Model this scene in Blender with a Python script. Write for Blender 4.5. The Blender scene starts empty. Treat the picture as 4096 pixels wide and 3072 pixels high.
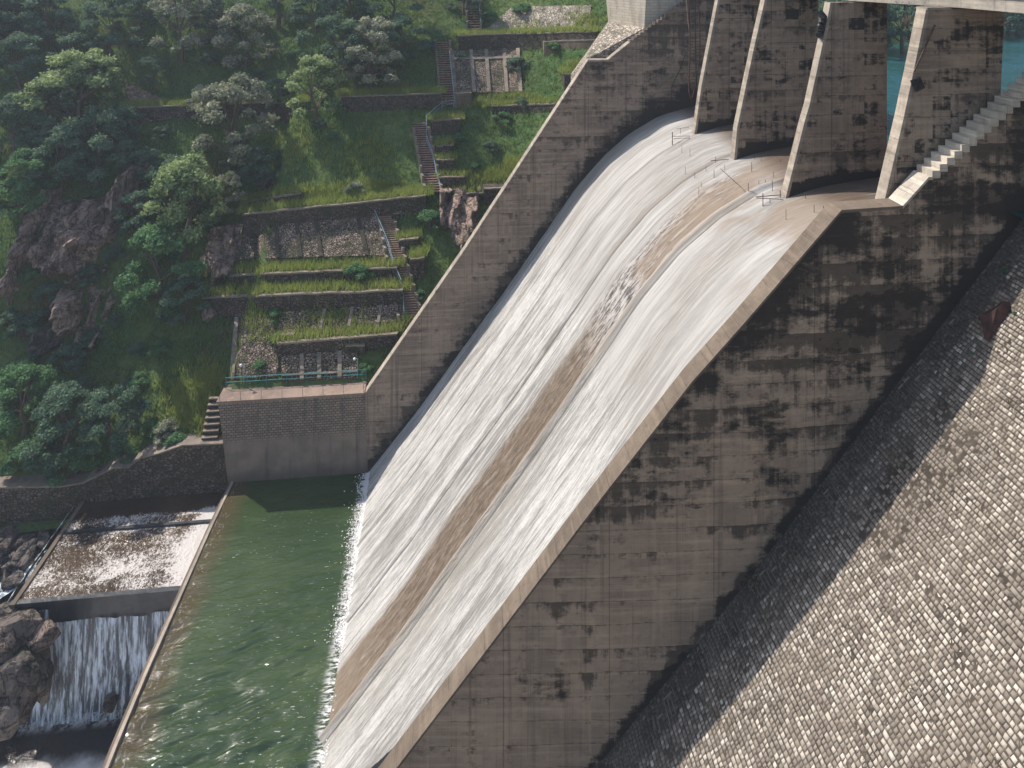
import bpy, math, random
import numpy as np
from mathutils import Vector, noise as mn
random.seed(7); rng = np.random.default_rng(7)
R = math.radians
# ------------------------------------------------------------ camera, sky, sun
scene = bpy.context.scene
C = scene.collection
F_PX, CX, HY, YAW = 2616.6, 2048.0, -145.0, math.atan(248/2616.6)
CAM_Z = 50.0
cd = bpy.data.cameras.new('camera'); cam = bpy.data.objects.new('camera', cd); C.objects.link(cam)
cam.location = (0, 0, CAM_Z); cam.rotation_euler = (R(90), 0, -YAW)
cd.sensor_width = 36; cd.lens = F_PX/4096*36
cd.shift_y = -(1536-HY)/4096
cd.clip_start = 0.5; cd.clip_end = 2000
scene.camera = cam
SUN_EL, SUN_AZ = R(49), R(57)          # azimuth measured from +Y towards -X
sdir = Vector((-math.sin(SUN_AZ)*math.cos(SUN_EL), math.cos(SUN_AZ)*math.cos(SUN_EL), math.sin(SUN_EL)))
sd = bpy.data.lights.new('sun', 'SUN'); sun = bpy.data.objects.new('sun', sd); C.objects.link(sun)
sd.energy = 4.6; sd.angle = R(0.6); sd.color = (1.0, 0.93, 0.85)
sun.rotation_euler = sdir.to_track_quat('Z', 'Y').to_euler()
w = bpy.data.worlds.new('World'); scene.world = w; w.use_nodes = True
wn = w.node_tree; bg = wn.nodes['Background']
sky = wn.nodes.new('ShaderNodeTexSky'); sky.sky_type = 'NISHITA'; sky.sun_disc = False
sky.sun_elevation = SUN_EL; sky.sun_rotation = -SUN_AZ; sky.air_density = 1.2; sky.dust_density = 1.5
wn.links.new(sky.outputs[0], bg.inputs[0]); bg.inputs[1].default_value = 0.15
scene.view_settings.view_transform = 'Standard'; scene.view_settings.look = 'None'
scene.view_settings.exposure = 0.32; scene.view_settings.gamma = 1

# ------------------------------------------------------------ photo direction -> world point
_ca, _sa = math.cos(YAW), math.sin(YAW)
def ray(x, y):
    k = (x-CX)/F_PX
    return (k*_ca+_sa, -k*_sa+_ca, -(y-HY)/F_PX)
def atY(x, y, Y):
    d = ray(x, y); t = Y/d[1]; return Vector((d[0]*t, Y, CAM_Z+d[2]*t))
def atZ(x, y, Z):
    d = ray(x, y); t = (Z-CAM_Z)/d[2]; return Vector((d[0]*t, d[1]*t, Z))
# ------------------------------------------------------------ mesh helpers
def tag(o, label=None, cat=None, group=None, kind=None):
    if label: o['label'] = label
    if cat: o['category'] = cat
    if group: o['group'] = group
    if kind: o['kind'] = kind
    return o
def mesh_np(name, V, Fc, mat, parent=None, smooth=False, tone=None, loc=None, uv=None):
    """V (n,3) array, Fc (m,k) int array (or list of tuples)"""
    me = bpy.data.meshes.new(name)
    V = np.asarray(V, dtype=np.float32)
    if loc is not None: V = V-np.asarray(loc, dtype=np.float32)
    if isinstance(Fc, np.ndarray):
        n, m, k = len(V), len(Fc), Fc.shape[1]
        me.vertices.add(n); me.vertices.foreach_set('co', V.ravel())
        me.loops.add(m*k); me.loops.foreach_set('vertex_index', Fc.ravel().astype(np.int32))
        me.polygons.add(m)
        me.polygons.foreach_set('loop_start', (np.arange(m)*k).astype(np.int32))
        me.polygons.foreach_set('loop_total', np.full(m, k, dtype=np.int32))
        me.update(calc_edges=True)
    else:
        me.from_pydata([tuple(map(float, v)) for v in V], [], Fc); me.update()
    if smooth: me.polygons.foreach_set('use_smooth', np.ones(len(me.polygons), dtype=bool))
    if tone is not None:
        a = me.attributes.new('tone', 'FLOAT', 'FACE'); a.data.foreach_set('value', np.asarray(tone, dtype=np.float32))
    if uv is not None:
        a = me.attributes.new('flow', 'FLOAT_VECTOR', 'POINT'); a.data.foreach_set('vector', np.asarray(uv, dtype=np.float32).ravel())
    me.validate()
    for m_ in (mat if isinstance(mat, (list, tuple)) else [mat]): me.materials.append(m_)
    o = bpy.data.objects.new(name, me); C.objects.link(o)
    if loc is not None and parent is None: o.location = loc
    if parent is not None: o.parent = parent
    return o
def empty(name, loc, **k):
    o = bpy.data.objects.new(name, None); C.objects.link(o); o.location = loc; o.empty_display_size = .2
    return tag(o, **k)
class MB:
    def __init__(s): s.v = []; s.f = []
    def add(s, vs, fs):
        n = len(s.v); s.v += [tuple(v) for v in vs]; s.f += [tuple(i+n for i in f) for f in fs]; return s
    def box(s, x0, x1, y0, y1, z0, z1):
        return s.hexa([(x0,y0,z0),(x1,y0,z0),(x1,y1,z0),(x0,y1,z0)], [(x0,y0,z1),(x1,y0,z1),(x1,y1,z1),(x0,y1,z1)])
    def hexa(s, b, t):
        return s.add(list(b)+list(t), [(3,2,1,0),(4,5,6,7),(0,1,5,4),(1,2,6,5),(2,3,7,6),(3,0,4,7)])
    def bar(s, a, b, r, n=6):
        a, b = Vector(a), Vector(b); d = (b-a)
        if d.length < 1e-6: return s
        d.normalize(); u = d.orthogonal().normalized(); w_ = d.cross(u)
        vs = []
        for p in (a, b):
            for i in range(n):
                q = 2*math.pi*i/n; vs.append(p+u*(r*math.cos(q))+w_*(r*math.sin(q)))
        fs = [(i, (i+1) % n, n+(i+1) % n, n+i) for i in range(n)]+[tuple(range(n))[::-1], tuple(range(n, 2*n))]
        return s.add(vs, fs)
    def path(s, pts, r, n=6):
        for a, b in zip(pts, pts[1:]): s.bar(a, b, r, n)
        return s
    def ball(s, c, r, n=8):
        vs = []; fs = []
        for i in range(1, n//2+1-0):
            th = math.pi*i/(n//2+1)
            for j in range(n):
                ph = 2*math.pi*j/n; vs.append((c[0]+r*math.sin(th)*math.cos(ph), c[1]+r*math.sin(th)*math.sin(ph), c[2]+r*math.cos(th)))
        rows = n//2
        for i in range(rows-1):
            for j in range(n): fs.append((i*n+j, i*n+(j+1) % n, (i+1)*n+(j+1) % n, (i+1)*n+j))
        fs += [tuple(range(n))[::-1], tuple(range((rows-1)*n, rows*n))]
        return s.add(vs, fs)
    def build(s, name, mat, parent=None, loc=None, smooth=False):
        if loc is None and parent is not None: loc = tuple(parent.location)
        return mesh_np(name, s.v, s.f, mat, parent, smooth, loc=loc)
def prism(poly, y0, y1, sub=None):
    """poly list of (x,z) extruded along Y; returns MB"""
    m = MB(); n = len(poly)
    A = [(x, y0(x, z) if callable(y0) else y0, z) for x, z in poly]; B = [(x, y1(x, z) if callable(y1) else y1, z) for x, z in poly]
    m.add(A+B, [tuple(range(n)), tuple(range(2*n-1, n-1, -1))]+[((i+1) % n, i, n+i, n+(i+1) % n) for i in range(n)])
    return m
def grid_faces(nu, nv):
    i, j = np.meshgrid(np.arange(nu-1), np.arange(nv-1), indexing='ij')
    a = (i*nv+j).ravel(); return np.stack([a, a+nv, a+nv+1, a+1], 1)
# numpy value noise
_perm = rng.random((64, 64))
def vn2(x, y):
    x = np.asarray(x, float); y = np.asarray(y, float)
    xi = np.floor(x).astype(int); yi = np.floor(y).astype(int); fx = x-xi; fy = y-yi
    fx = fx*fx*(3-2*fx); fy = fy*fy*(3-2*fy)
    g = lambda a, b: _perm[a % 64, b % 64]
    return (g(xi, yi)*(1-fx)+g(xi+1, yi)*fx)*(1-fy)+(g(xi, yi+1)*(1-fx)+g(xi+1, yi+1)*fx)*fy
def fbm(x, y, o=4):
    s = 0; a = .5
    for k in range(o): s = s+a*vn2(x*2**k+17*k, y*2**k+31*k); a *= .5
    return s*1.07-.5
def sstep(a, b, x):
    t = np.clip((np.asarray(x, float)-a)/(b-a), 0, 1); return t*t*(3-2*t)

# ------------------------------------------------------------ material helpers
class NT:
    def __init__(s, name, rough=.9, spec=.3):
        s.m = bpy.data.materials.new(name); s.m.use_nodes = True; s.t = s.m.node_tree; s.n = s.t.nodes
        s.b = s.n['Principled BSDF']; s.b.inputs['Roughness'].default_value = rough; s.b.inputs['Specular IOR Level'].default_value = spec
        s.co = s.n.new('ShaderNodeNewGeometry').outputs['Position']
    def l(s, a, b):
        if isinstance(a, (int, float)): b.default_value = a
        elif isinstance(a, tuple): b.default_value = a if len(a) == len(b.default_value) else (*a, 1)
        else: s.t.links.new(a, b)
    def map(s, sc, v=None, rot=(0, 0, 0), loc=(0, 0, 0)):
        n = s.n.new('ShaderNodeMapping'); n.inputs['Scale'].default_value = sc; n.inputs['Rotation'].default_value = rot; n.inputs['Location'].default_value = loc
        s.l(v or s.co, n.inputs['Vector']); return n.outputs[0]
    def noise(s, sc=1, v=None, detail=4, rough=.55, dist=0):
        n = s.n.new('ShaderNodeTexNoise'); n.inputs['Scale'].default_value = sc; n.inputs['Detail'].default_value = detail
        n.inputs['Roughness'].default_value = rough; n.inputs['Distortion'].default_value = dist
        s.l(v or s.co, n.inputs['Vector']); return n.outputs[0]
    def voro(s, sc=1, v=None, out='Distance', feat='F1', rnd=1):
        n = s.n.new('ShaderNodeTexVoronoi'); n.feature = feat; n.inputs['Scale'].default_value = sc; n.inputs['Randomness'].default_value = rnd
        s.l(v or s.co, n.inputs['Vector']); return n.outputs[out]
    def ma(s, op, a, b=0.0, c=0.0, clamp=False):
        n = s.n.new('ShaderNodeMath'); n.operation = op; n.use_clamp = clamp
        s.l(a, n.inputs[0]); s.l(b, n.inputs[1]); s.l(c, n.inputs[2]); return n.outputs[0]
    def rng(s, v, a, b, c=0, d=1, smooth=True):
        n = s.n.new('ShaderNodeMapRange'); n.interpolation_type = 'SMOOTHSTEP' if smooth else 'LINEAR'
        s.l(v, n.inputs[0]); 
        for i, q in enumerate((a, b, c, d)): n.inputs[i+1].default_value = q
        return n.outputs[0]
    def mix(s, f, a, b, mode='MIX'):
        n = s.n.new('ShaderNodeMix'); n.data_type = 'RGBA'; n.blend_type = mode
        s.l(f, n.inputs[0]); s.l(a, n.inputs[6]); s.l(b, n.inputs[7]); return n.outputs[2]
    def sep(s, v=None):
        n = s.n.new('ShaderNodeSeparateXYZ'); s.l(v or s.co, n.inputs[0]); return n.outputs
    def comb(s, x, y, z):
        n = s.n.new('ShaderNodeCombineXYZ'); s.l(x, n.inputs[0]); s.l(y, n.inputs[1]); s.l(z, n.inputs[2]); return n.outputs[0]
    def snap(s, inc, v=None):
        n = s.n.new('ShaderNodeVectorMath'); n.operation = 'SNAP'; s.l(v or s.co, n.inputs[0]); n.inputs[1].default_value = inc
        m = s.n.new('ShaderNodeTexWhiteNoise'); s.l(n.outputs[0], m.inputs[0]); return m.outputs[0]
    def attr(s, name):
        n = s.n.new('ShaderNodeAttribute'); n.attribute_name = name; return n
    def rand(s): return s.n.new('ShaderNodeObjectInfo').outputs['Random']
    def bump(s, h, st=.5, d=.05, nrm=None):
        n = s.n.new('ShaderNodeBump'); n.inputs['Strength'].default_value = st; n.inputs['Distance'].default_value = d
        s.l(h, n.inputs['Height']); 
        if nrm is not None: s.l(nrm, n.inputs['Normal'])
        s.t.links.new(n.outputs[0], s.b.inputs['Normal']); return n.outputs[0]
    def col(s, c): s.l(c, s.b.inputs['Base Color']); return s.m
def above_profile(t):
    """height above the chute surface, for the wet stain that follows the water line"""
    x = t.sep()[0]; n = t.n.new('ShaderNodeFloatCurve'); c = n.mapping.curves[0]
    P_ = [(-10.5,-3.1),(-7.8,0.0),(-2.94,5.9),(.93,11.1),(5.6,17.2),(10.3,23.75),(12.82,27.3),(15.62,30.4),(18.44,32.7),(21.28,34.25),(24.72,35.2),(31,35.7)]
    for i, (a, b) in enumerate(P_):
        q = ((a+16)/47, (b+8)/44)
        if i < 2: c.points[i*1].location = q
        else: c.points.new(*q)
    n.mapping.update()
    t.l(t.ma('DIVIDE', t.ma('ADD', x, 16), 47), n.inputs['Value'])
    return t.ma('SUBTRACT', t.sep()[2], t.ma('SUBTRACT', t.ma('MULTIPLY', n.outputs[0], 44), 8))
def concrete(name, ca=(.21,.185,.16), cb=(.15,.13,.112), dark=(.03,.028,.027), amt=.5, extra=None, block=.5, streak=.5, bump=.4, soft=.15, panel=.35, band=.5, lift=1.25):
    t = NT(name, .88, .25)
    x_, y_, z = t.sep()
    base = t.mix(t.rng(t.noise(.35, detail=6), .35, .65), ca, cb)
    vst = t.noise(1, t.map((1.8, 1.8, .07)), 6, .65)
    hst = t.noise(1, t.map((.15, .15, 3.2)), 5, .65)
    fine = t.noise(1, t.map((1.3, 1.3, 2.2)), 7, .75)
    blot = t.noise(1, t.map((.26, .26, .62)), 9, .66, .3)
    row = t.ma('DIVIDE', t.ma('ADD', z, t.ma('MULTIPLY', t.ma('SUBTRACT', blot, .5), .35)), lift)
    ri = t.ma('FLOOR', row); fr = t.ma('SUBTRACT', row, ri)
    pan = t.snap((2.4, 50, 1.6))
    base = t.mix(t.ma('MULTIPLY', t.rng(pan, 0, 1), panel), base, (cb[0]*.7, cb[1]*.7, cb[2]*.72))
    base = t.mix(t.ma('MULTIPLY', t.rng(hst, .48, .66), .5), base, (ca[0]*1.3, ca[1]*1.28, ca[2]*1.25))
    base = t.mix(t.ma('MULTIPLY', t.rng(vst, .52, .66), .35), base, (ca[0]*1.35, ca[1]*1.3, ca[2]*1.25))
    base = t.mix(t.ma('MULTIPLY', t.rng(fine, .45, .7), .45), base, (cb[0]*.55, cb[1]*.55, cb[2]*.57))
    ex = extra(t) if extra else 0.0
    # stain that hangs in each pour lift, strongest under the joint, with ragged drips
    rn = t.noise(1, t.comb(t.ma('MULTIPLY', t.ma('ADD', x_, y_), .2), t.ma('MULTIPLY', ri, 5.37), 0.0), 5, .6)
    q2 = t.ma('ADD', rn, t.ma('MULTIPLY', t.ma('SUBTRACT', vst, .5), .7)); q2 = t.ma('ADD', q2, t.ma('MULTIPLY', t.ma('SUBTRACT', fine, .5), .5))
    q2 = t.ma('ADD', q2, t.ma('MULTIPLY', t.ma('SUBTRACT', fr, .6), .22)); q2 = t.ma('ADD', q2, ex)
    bnd = t.ma('MULTIPLY', t.rng(q2, .70-.2*amt, .86-.2*amt), band)
    pn2 = t.snap((1.1, 50, .8))
    q = t.ma('ADD', blot, t.ma('MULTIPLY', t.ma('SUBTRACT', fine, .5), .5))
    q = t.ma('ADD', q, t.ma('MULTIPLY', t.ma('SUBTRACT', pn2, .5), .14*block))
    q = t.ma('ADD', t.ma('ADD', q, t.ma('MULTIPLY', t.ma('SUBTRACT', vst, .5), .5)), ex)
    th = .74-.3*amt
    bm = t.rng(q, th, th+soft)
    sm = t.ma('MULTIPLY', t.rng(t.noise(1, t.map((2.6, 2.6, .05), loc=(7, 3, 1)), 5, .7), .5, .72), streak*.8)
    m = t.ma('MAXIMUM', t.ma('MAXIMUM', sm, bm), bnd)
    c = t.mix(t.ma('MULTIPLY', m, .93), base, dark)
    line = t.ma('MULTIPLY', t.rng(t.ma('MINIMUM', fr, t.ma('SUBTRACT', 1, fr)), 0, .035, 1, 0), t.rng(fine, .35, .6))
    c = t.mix(t.ma('MULTIPLY', line, .6), c, (dark[0], dark[1], dark[2]))
    fx = t.ma('FRACT', t.ma('DIVIDE', x_, 5.6))
    vline = t.rng(t.ma('ABSOLUTE', t.ma('SUBTRACT', fx, .5)), 0, .008, 1, 0)
    c = t.mix(t.ma('MULTIPLY', vline, .45), c, (dark[0], dark[1], dark[2]))
    t.bump(t.ma('ADD', t.noise(6, detail=8, rough=.7), t.ma('MULTIPLY', hst, .6)), bump, .06)
    return t.col(c)
M = {}
M['wall_far'] = concrete('concrete_training_wall', (.33,.25,.19), (.22,.168,.13), (.028,.025,.023), amt=.5, band=.75,
    extra=lambda t: t.ma('ADD', t.ma('MULTIPLY', t.rng(t.sep()[2], 24, 44), .14), t.ma('MULTIPLY', t.rng(above_profile(t), .1, 3.2, 1, 0), .33)), streak=.65, soft=.24)
def near_extra(t):
    x, y, z = t.sep()
    up = t.ma('MULTIPLY', t.rng(t.ma('ADD', z, t.ma('MULTIPLY', x, .35)), 22, 42), .27)
    d = t.ma('SUBTRACT', t.ma('ADD', t.ma('MULTIPLY', x, 1.34), 10.5), z)       # distance under the sloping edge
    edge = t.ma('MULTIPLY', t.ma('MULTIPLY', t.rng(d, 0, 6.5, 1, 0), .16), t.rng(x, 0, 9, .25, 1))
    bot = t.ma('MULTIPLY', t.rng(t.ma('SUBTRACT', z, t.ma('ADD', t.ma('MULTIPLY', x, 1.176), -1.6)), .2, 1.4, 1, 0), .33)
    band = t.ma('MULTIPLY', t.rng(t.noise(1, t.map((.05, .05, .38)), 3), .5, .62), .10)
    return t.ma('ADD', t.ma('ADD', up, edge), t.ma('ADD', bot, band))
M['wall_near'] = concrete('concrete_near_wall', (.40,.30,.215), (.29,.218,.16), (.02,.018,.0165), amt=.27, extra=near_extra, block=.6, streak=.5, soft=.22, band=.8)
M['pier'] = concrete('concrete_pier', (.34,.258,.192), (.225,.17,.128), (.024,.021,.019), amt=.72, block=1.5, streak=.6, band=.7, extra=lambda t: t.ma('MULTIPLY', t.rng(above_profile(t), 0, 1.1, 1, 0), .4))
M['nose'] = concrete('concrete_pier_nose', (.39,.335,.27), (.27,.23,.185), (.08,.07,.06), amt=.3, block=.2, streak=.35, band=.35)
M['curb'] = concrete('concrete_curb', (.18,.142,.106), (.128,.1,.076), (.06,.048,.038), amt=.25, block=0, streak=.3, panel=.06, band=.35)
M['step'] = concrete('sun_lightened_step', (.58,.52,.43), (.45,.4,.33), (.14,.12,.1), amt=.25, block=.2, streak=.3, band=.2)  # tone raised to stand in for sunlight that the pier blocks
M['walk'] = concrete('brownish_walkway', (.30,.225,.175), (.23,.17,.135), (.1,.08,.065), amt=.25, block=0, streak=0, band=.1)
M['bridge'] = concrete('concrete_bridge', (.38,.34,.29), (.28,.25,.21), (.08,.08,.08), amt=.35, block=.2, streak=.8)
M['coping'] = concrete('pale_coping', (.27,.22,.175), (.2,.165,.13), (.08,.07,.055), amt=.28, block=0, streak=.0)
# end wall with small block courses
t = NT('block_masonry', .9)
br = t.n.new('ShaderNodeTexBrick'); t.l(t.map((1, 1, 1), rot=(R(90), 0, 0)), br.inputs['Vector'])
br.inputs['Scale'].default_value = 1; br.inputs['Brick Width'].default_value = .42; br.inputs['Row Height'].default_value = .24; br.inputs['Mortar Size'].default_value = .03
br.inputs['Color1'].default_value = (.30,.23,.18,1); br.inputs['Color2'].default_value = (.2,.155,.125,1); br.inputs['Mortar'].default_value = (.07,.062,.055,1)
low = t.mix(t.rng(t.noise(.6, detail=6), .35, .65), (.27,.21,.17), (.2,.16,.13))
zz = t.ma('ADD', t.sep()[2], t.ma('MULTIPLY', t.noise(.5), 1.2))
c = t.mix(t.rng(zz, 4.2, 5.2), low, br.outputs[0])
vs = t.noise(1, t.map((1.5, 1.5, .1)), 5, .6)
c = t.mix(t.ma('MULTIPLY', t.rng(vs, .5, .72), .6), c, (.05,.047,.045))
c = t.mix(t.ma('MULTIPLY', t.rng(zz, .6, 2.4, 1, 0), .65), c, (.06,.055,.05))
t.bump(t.ma('MULTIPLY', br.outputs['Fac'], -1), .5, .04); M['block'] = t.col(c)
def stonewall(name, light, dark, sc=2.2, moss=.35):
    t = NT(name, .95, .15)
    v = t.map((1, 1, 1.4))
    d = t.voro(sc, v, feat='DISTANCE_TO_EDGE', out='Distance'); cc = t.voro(sc, v, out='Color')
    g = t.n.new('ShaderNodeSeparateColor'); t.l(cc, g.inputs[0])
    st = t.mix(g.outputs[0], light, tuple(q*.4 for q in light))
    c = t.mix(t.rng(d, .05, .14), dark, st)
    c = t.mix(t.ma('MULTIPLY', t.rng(t.noise(.5, detail=7, rough=.65), .5-.2*moss, .68), .8), c, (.055,.058,.032))
    t.bump(t.rng(d, 0, .15), .8, .08); return t.col(c)
M['stonewall'] = stonewall('dark_stone_wall', (.2,.155,.13), (.045,.037,.032), 2.8, .5)
M['pitch'] = stonewall('pitched_cobbles', (.5,.37,.30), (.035,.028,.022), 3.8, .75)
M['rib_dark'] = concrete('dark_rib', (.07,.06,.045), (.045,.042,.03), (.02,.02,.016), amt=.4)  # darker rib tone for the ribbed slope
M['rubble'] = stonewall('pale_rubble', (.58,.5,.42), (.2,.17,.13), 2.6, .1)
def rockm(name, a, b, dk):
    t = NT(name, .92, .2)
    n1 = t.noise(.5, detail=8, rough=.65, dist=.6); st = t.noise(1, t.map((1.5, 1.5, .3)), 9, .75, 1.2)
    c = t.mix(t.rng(n1, .38, .62), a, b); c = t.mix(t.ma('MULTIPLY', t.rng(st, .5, .64), .8), c, dk)
    ck = t.ma('MINIMUM', t.ma('ABSOLUTE', t.ma('SUBTRACT', t.noise(.7, t.map((1, 1, .6)), 6, .6, .5), .5)), t.ma('ABSOLUTE', t.ma('SUBTRACT', t.noise(.8, t.map((.5, .5, 1.3), loc=(5, 1, 8)), 5, .6, .4), .48)))
    cm = t.rng(ck, 0, .022, 1, 0)
    c = t.mix(t.ma('MULTIPLY', cm, .75), c, dk)
    c = t.mix(t.ma('MULTIPLY', t.rng(t.noise(.3, detail=6, rough=.65), .54, .64), .7), c, (.05,.085,.035))
    t.bump(t.ma('SUBTRACT', t.noise(1.8, detail=10, rough=.75), t.ma('MULTIPLY', cm, .5)), 1, .4); return t.col(c)
M['rock_red'] = rockm('reddish_cliff_rock', (.50,.355,.285), (.34,.245,.195), (.10,.075,.06))
M['rock_grey'] = rockm('purple_grey_rock', (.24,.205,.18), (.14,.12,.108), (.04,.035,.033))
M['rock_tan'] = rockm('tan_grey_rock', (.33,.25,.2), (.16,.135,.12), (.03,.028,.028))
# hillside ground
t = NT('hillside_soil', .98, .1)
a = t.mix(t.rng(t.noise(.12, detail=8, rough=.6), .38, .62), (.08,.16,.055), (.17,.23,.08))
a = t.mix(t.ma('MULTIPLY', t.rng(t.noise(.09, t.map((1, 1, 1), loc=(40, 3, 9)), 7, .65), .52, .66), .7), a, (.13,.085,.055))
a = t.mix(t.rng(t.noise(2.5, detail=8, rough=.75), .4, .7), a, t.mix(.5, a, (.015,.03,.012)))
t.bump(t.noise(1.6, detail=10, rough=.75), 1, .5); M['soil'] = t.col(a)
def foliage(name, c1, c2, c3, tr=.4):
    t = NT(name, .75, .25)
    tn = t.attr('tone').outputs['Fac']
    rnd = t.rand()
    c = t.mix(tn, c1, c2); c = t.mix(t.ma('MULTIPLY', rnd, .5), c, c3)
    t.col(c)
    b2 = t.n.new('ShaderNodeBsdfTranslucent'); t.l(t.mix(.35, c, (.16, .22, .03)), b2.inputs[0])
    mx = t.n.new('ShaderNodeMixShader'); mx.inputs[0].default_value = tr
    out = t.n['Material Output']; t.t.links.new(t.b.outputs[0], mx.inputs[1]); t.t.links.new(b2.outputs[0], mx.inputs[2]); t.t.links.new(mx.outputs[0], out.inputs[0])
    return t.m
M['leaf_dark'] = foliage('dark_green_leaves', (.065,.13,.095), (.2,.29,.19), (.09,.17,.115), .35)
M['leaf_green'] = foliage('fresh_green_leaves', (.07,.18,.09), (.20,.36,.16), (.10,.22,.09), .4)
M['leaf_tan'] = foliage('sunlit_tan_leaves', (.12,.16,.11), (.62,.58,.42), (.26,.27,.18), .3)  # light end of the tan raised to paint sunlit crown tops
M['leaf_pale'] = foliage('pale_silver_leaves', (.2,.24,.18), (.55,.56,.45), (.3,.33,.26), .25)
M['leaf_yellow'] = foliage('yellow_green_leaves', (.09,.18,.08), (.60,.66,.32), (.18,.28,.11), .4)
M['grass'] = foliage('hillside_grass_blades', (.10,.19,.06), (.26,.33,.11), (.15,.23,.07), .45)
M['grass_lit'] = foliage('sunlit_tall_grass_blades', (.2,.28,.06), (.5,.5,.16), (.3,.36,.1), .45)  # brighter copy of the grass, with sunlight painted into the blades
M['dry'] = foliage('dry_weeds', (.12,.1,.06), (.26,.21,.13), (.14,.13,.06), .2)
t = NT('bark', .95); M['bark'] = t.col(t.mix(t.noise(8), (.09,.065,.05), (.17,.13,.1)))
t = NT('blue_grey_paint', .5, .5); M['rail'] = t.col(t.mix(t.rng(t.noise(3), .4, .6), (.2,.3,.36), (.3,.38,.4)))
t = NT('teal_paint', .5, .5); M['teal'] = t.col(t.mix(t.rng(t.noise(3), .4, .65), (.045,.23,.24), (.12,.28,.27)))
t = NT('rusty_steel', .8, .4); t.b.inputs['Metallic'].default_value = .2; M['rust'] = t.col(t.mix(t.rng(t.noise(4), .4, .6), (.12,.06,.045), (.05,.04,.038)))
t = NT('dark_red_rust', .8, .3); M['redrust'] = t.col(t.mix(t.rng(t.noise(2, detail=6), .4, .6), (.085,.036,.03), (.04,.022,.02)))
t = NT('black_rubber', .6, .4); M['black'] = t.col(t.mix(t.rng(t.noise(5, detail=6), .4, .6), (.012,.012,.013), (.04,.04,.042)))
t = NT('white_enamel', .5); M['white'] = t.col((.75,.75,.72))
t = NT('stair_stone', .9); 
c = t.mix(t.rng(t.noise(1.2, detail=6), .35, .65), (.36,.225,.175), (.25,.165,.13)); t.bump(t.noise(8, detail=6), .4, .04)
M['stair'] = t.col(t.mix(t.ma('MULTIPLY', t.rng(t.noise(.8, t.map((1,1,1), loc=(5,5,5)), 6), .55, .7), .6), c, (.07,.07,.045)))

# ------------------------------------------------------------ spillway profile (X,Z)
PROF = [(-16,-7.5),(-13,-5.6),(-10.5,-3.1),(-7.8,0.0),(-7.3,.62),(-2.94,5.9),(.93,11.1),(5.6,17.2),(8.49,21.2),(10.3,23.75),(12.82,27.3),(15.62,30.4),(18.44,32.7),(21.28,34.25),(24.72,35.2),(28.5,35.62),(31,35.7)]
px_, pz_ = np.array([p[0] for p in PROF]), np.array([p[1] for p in PROF])
_s = np.concatenate([[0], np.cumsum(np.hypot(np.diff(px_), np.diff(pz_)))])
def smooth_prof(n):
    s = np.linspace(0, _s[-1], n)
    # small gaussian smoothing of the polyline
    sf = np.linspace(0, _s[-1], 2000); xf = np.interp(sf, _s, px_); zf = np.interp(sf, _s, pz_)
    k = np.exp(-np.linspace(-2, 2, 81)**2); k /= k.sum()
    pad = 40
    xf = np.convolve(np.pad(xf, pad, 'reflect', reflect_type='odd'), k, 'valid'); zf = np.convolve(np.pad(zf, pad, 'reflect', reflect_type='odd'), k, 'valid')
    return s, np.interp(s, sf, xf), np.interp(s, sf, zf)
YF = 65.35
def ynear(x):      # inner face of the near training wall
    return float(np.interp(x, [-16, -3, 6, 15, 60], [36.9, 36.0, 35.2, 34.7, 34.7]))
s_, xs_, zs_ = smooth_prof(70)
# concrete body of the chute and crest
body = [(x, z) for x, z in zip(xs_, zs_)]+[(31, -8), (-16, -8.5)]
m = prism(body[::-1], lambda x, z: ynear(x)-.6, YF+.3)
o = m.build('spillway_chute', M['curb']); tag(o, 'broad concrete spillway chute curving down from the crest under white water', 'spillway')

# ------------------------------------------------------------ falling water sheet on the chute
t = NT('chute_water', .5, .15)
fl = t.attr('flow').outputs['Vector']; u, v, _w = t.sep(fl)
streak = t.noise(1, t.map((.10, 1.9, 1), fl), 7, .66, .2)
streak2 = t.noise(1, t.map((.42, 6.0, 1), fl, rot=(0, 0, R(3))), 6, .68, .3)
broad = t.noise(1, t.map((.05, .33, 1), fl), 4, .5)
fine = t.noise(1, t.map((1.6, 9, 1), fl), 5, .75)
foam = t.ma('ADD', t.ma('MULTIPLY', streak, .55), t.ma('ADD', t.ma('MULTIPLY', streak2, .5), t.ma('MULTIPLY', broad, .45)))
clump = t.noise(1, t.map((.55, 1.1, 1), fl, rot=(0, 0, R(-12))), 7, .7, .8)
foam = t.ma('ADD', foam, t.ma('MULTIPLY', t.ma('SUBTRACT', clump, .5), .22))
white = t.rng(foam, .6, .88)
smooth_top = t.rng(t.ma('ADD', u, t.ma('MULTIPLY', broad, 7)), 42.5, 45.5)       # glassy thin water before it breaks
colw = t.mix(white, (.245,.232,.212), (.60,.58,.545))
colw = t.mix(t.ma('MULTIPLY', t.rng(fine, .48, .66), .5), colw, (.19,.178,.158))
colw = t.mix(t.ma('MULTIPLY', smooth_top, .85), colw, t.mix(t.rng(broad, .35, .65), t.mix(t.rng(streak2, .42, .6), (.23,.213,.19), (.31,.292,.265)), t.mix(t.rng(streak, .4, .62), (.28,.266,.248), (.40,.382,.36))))
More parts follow.
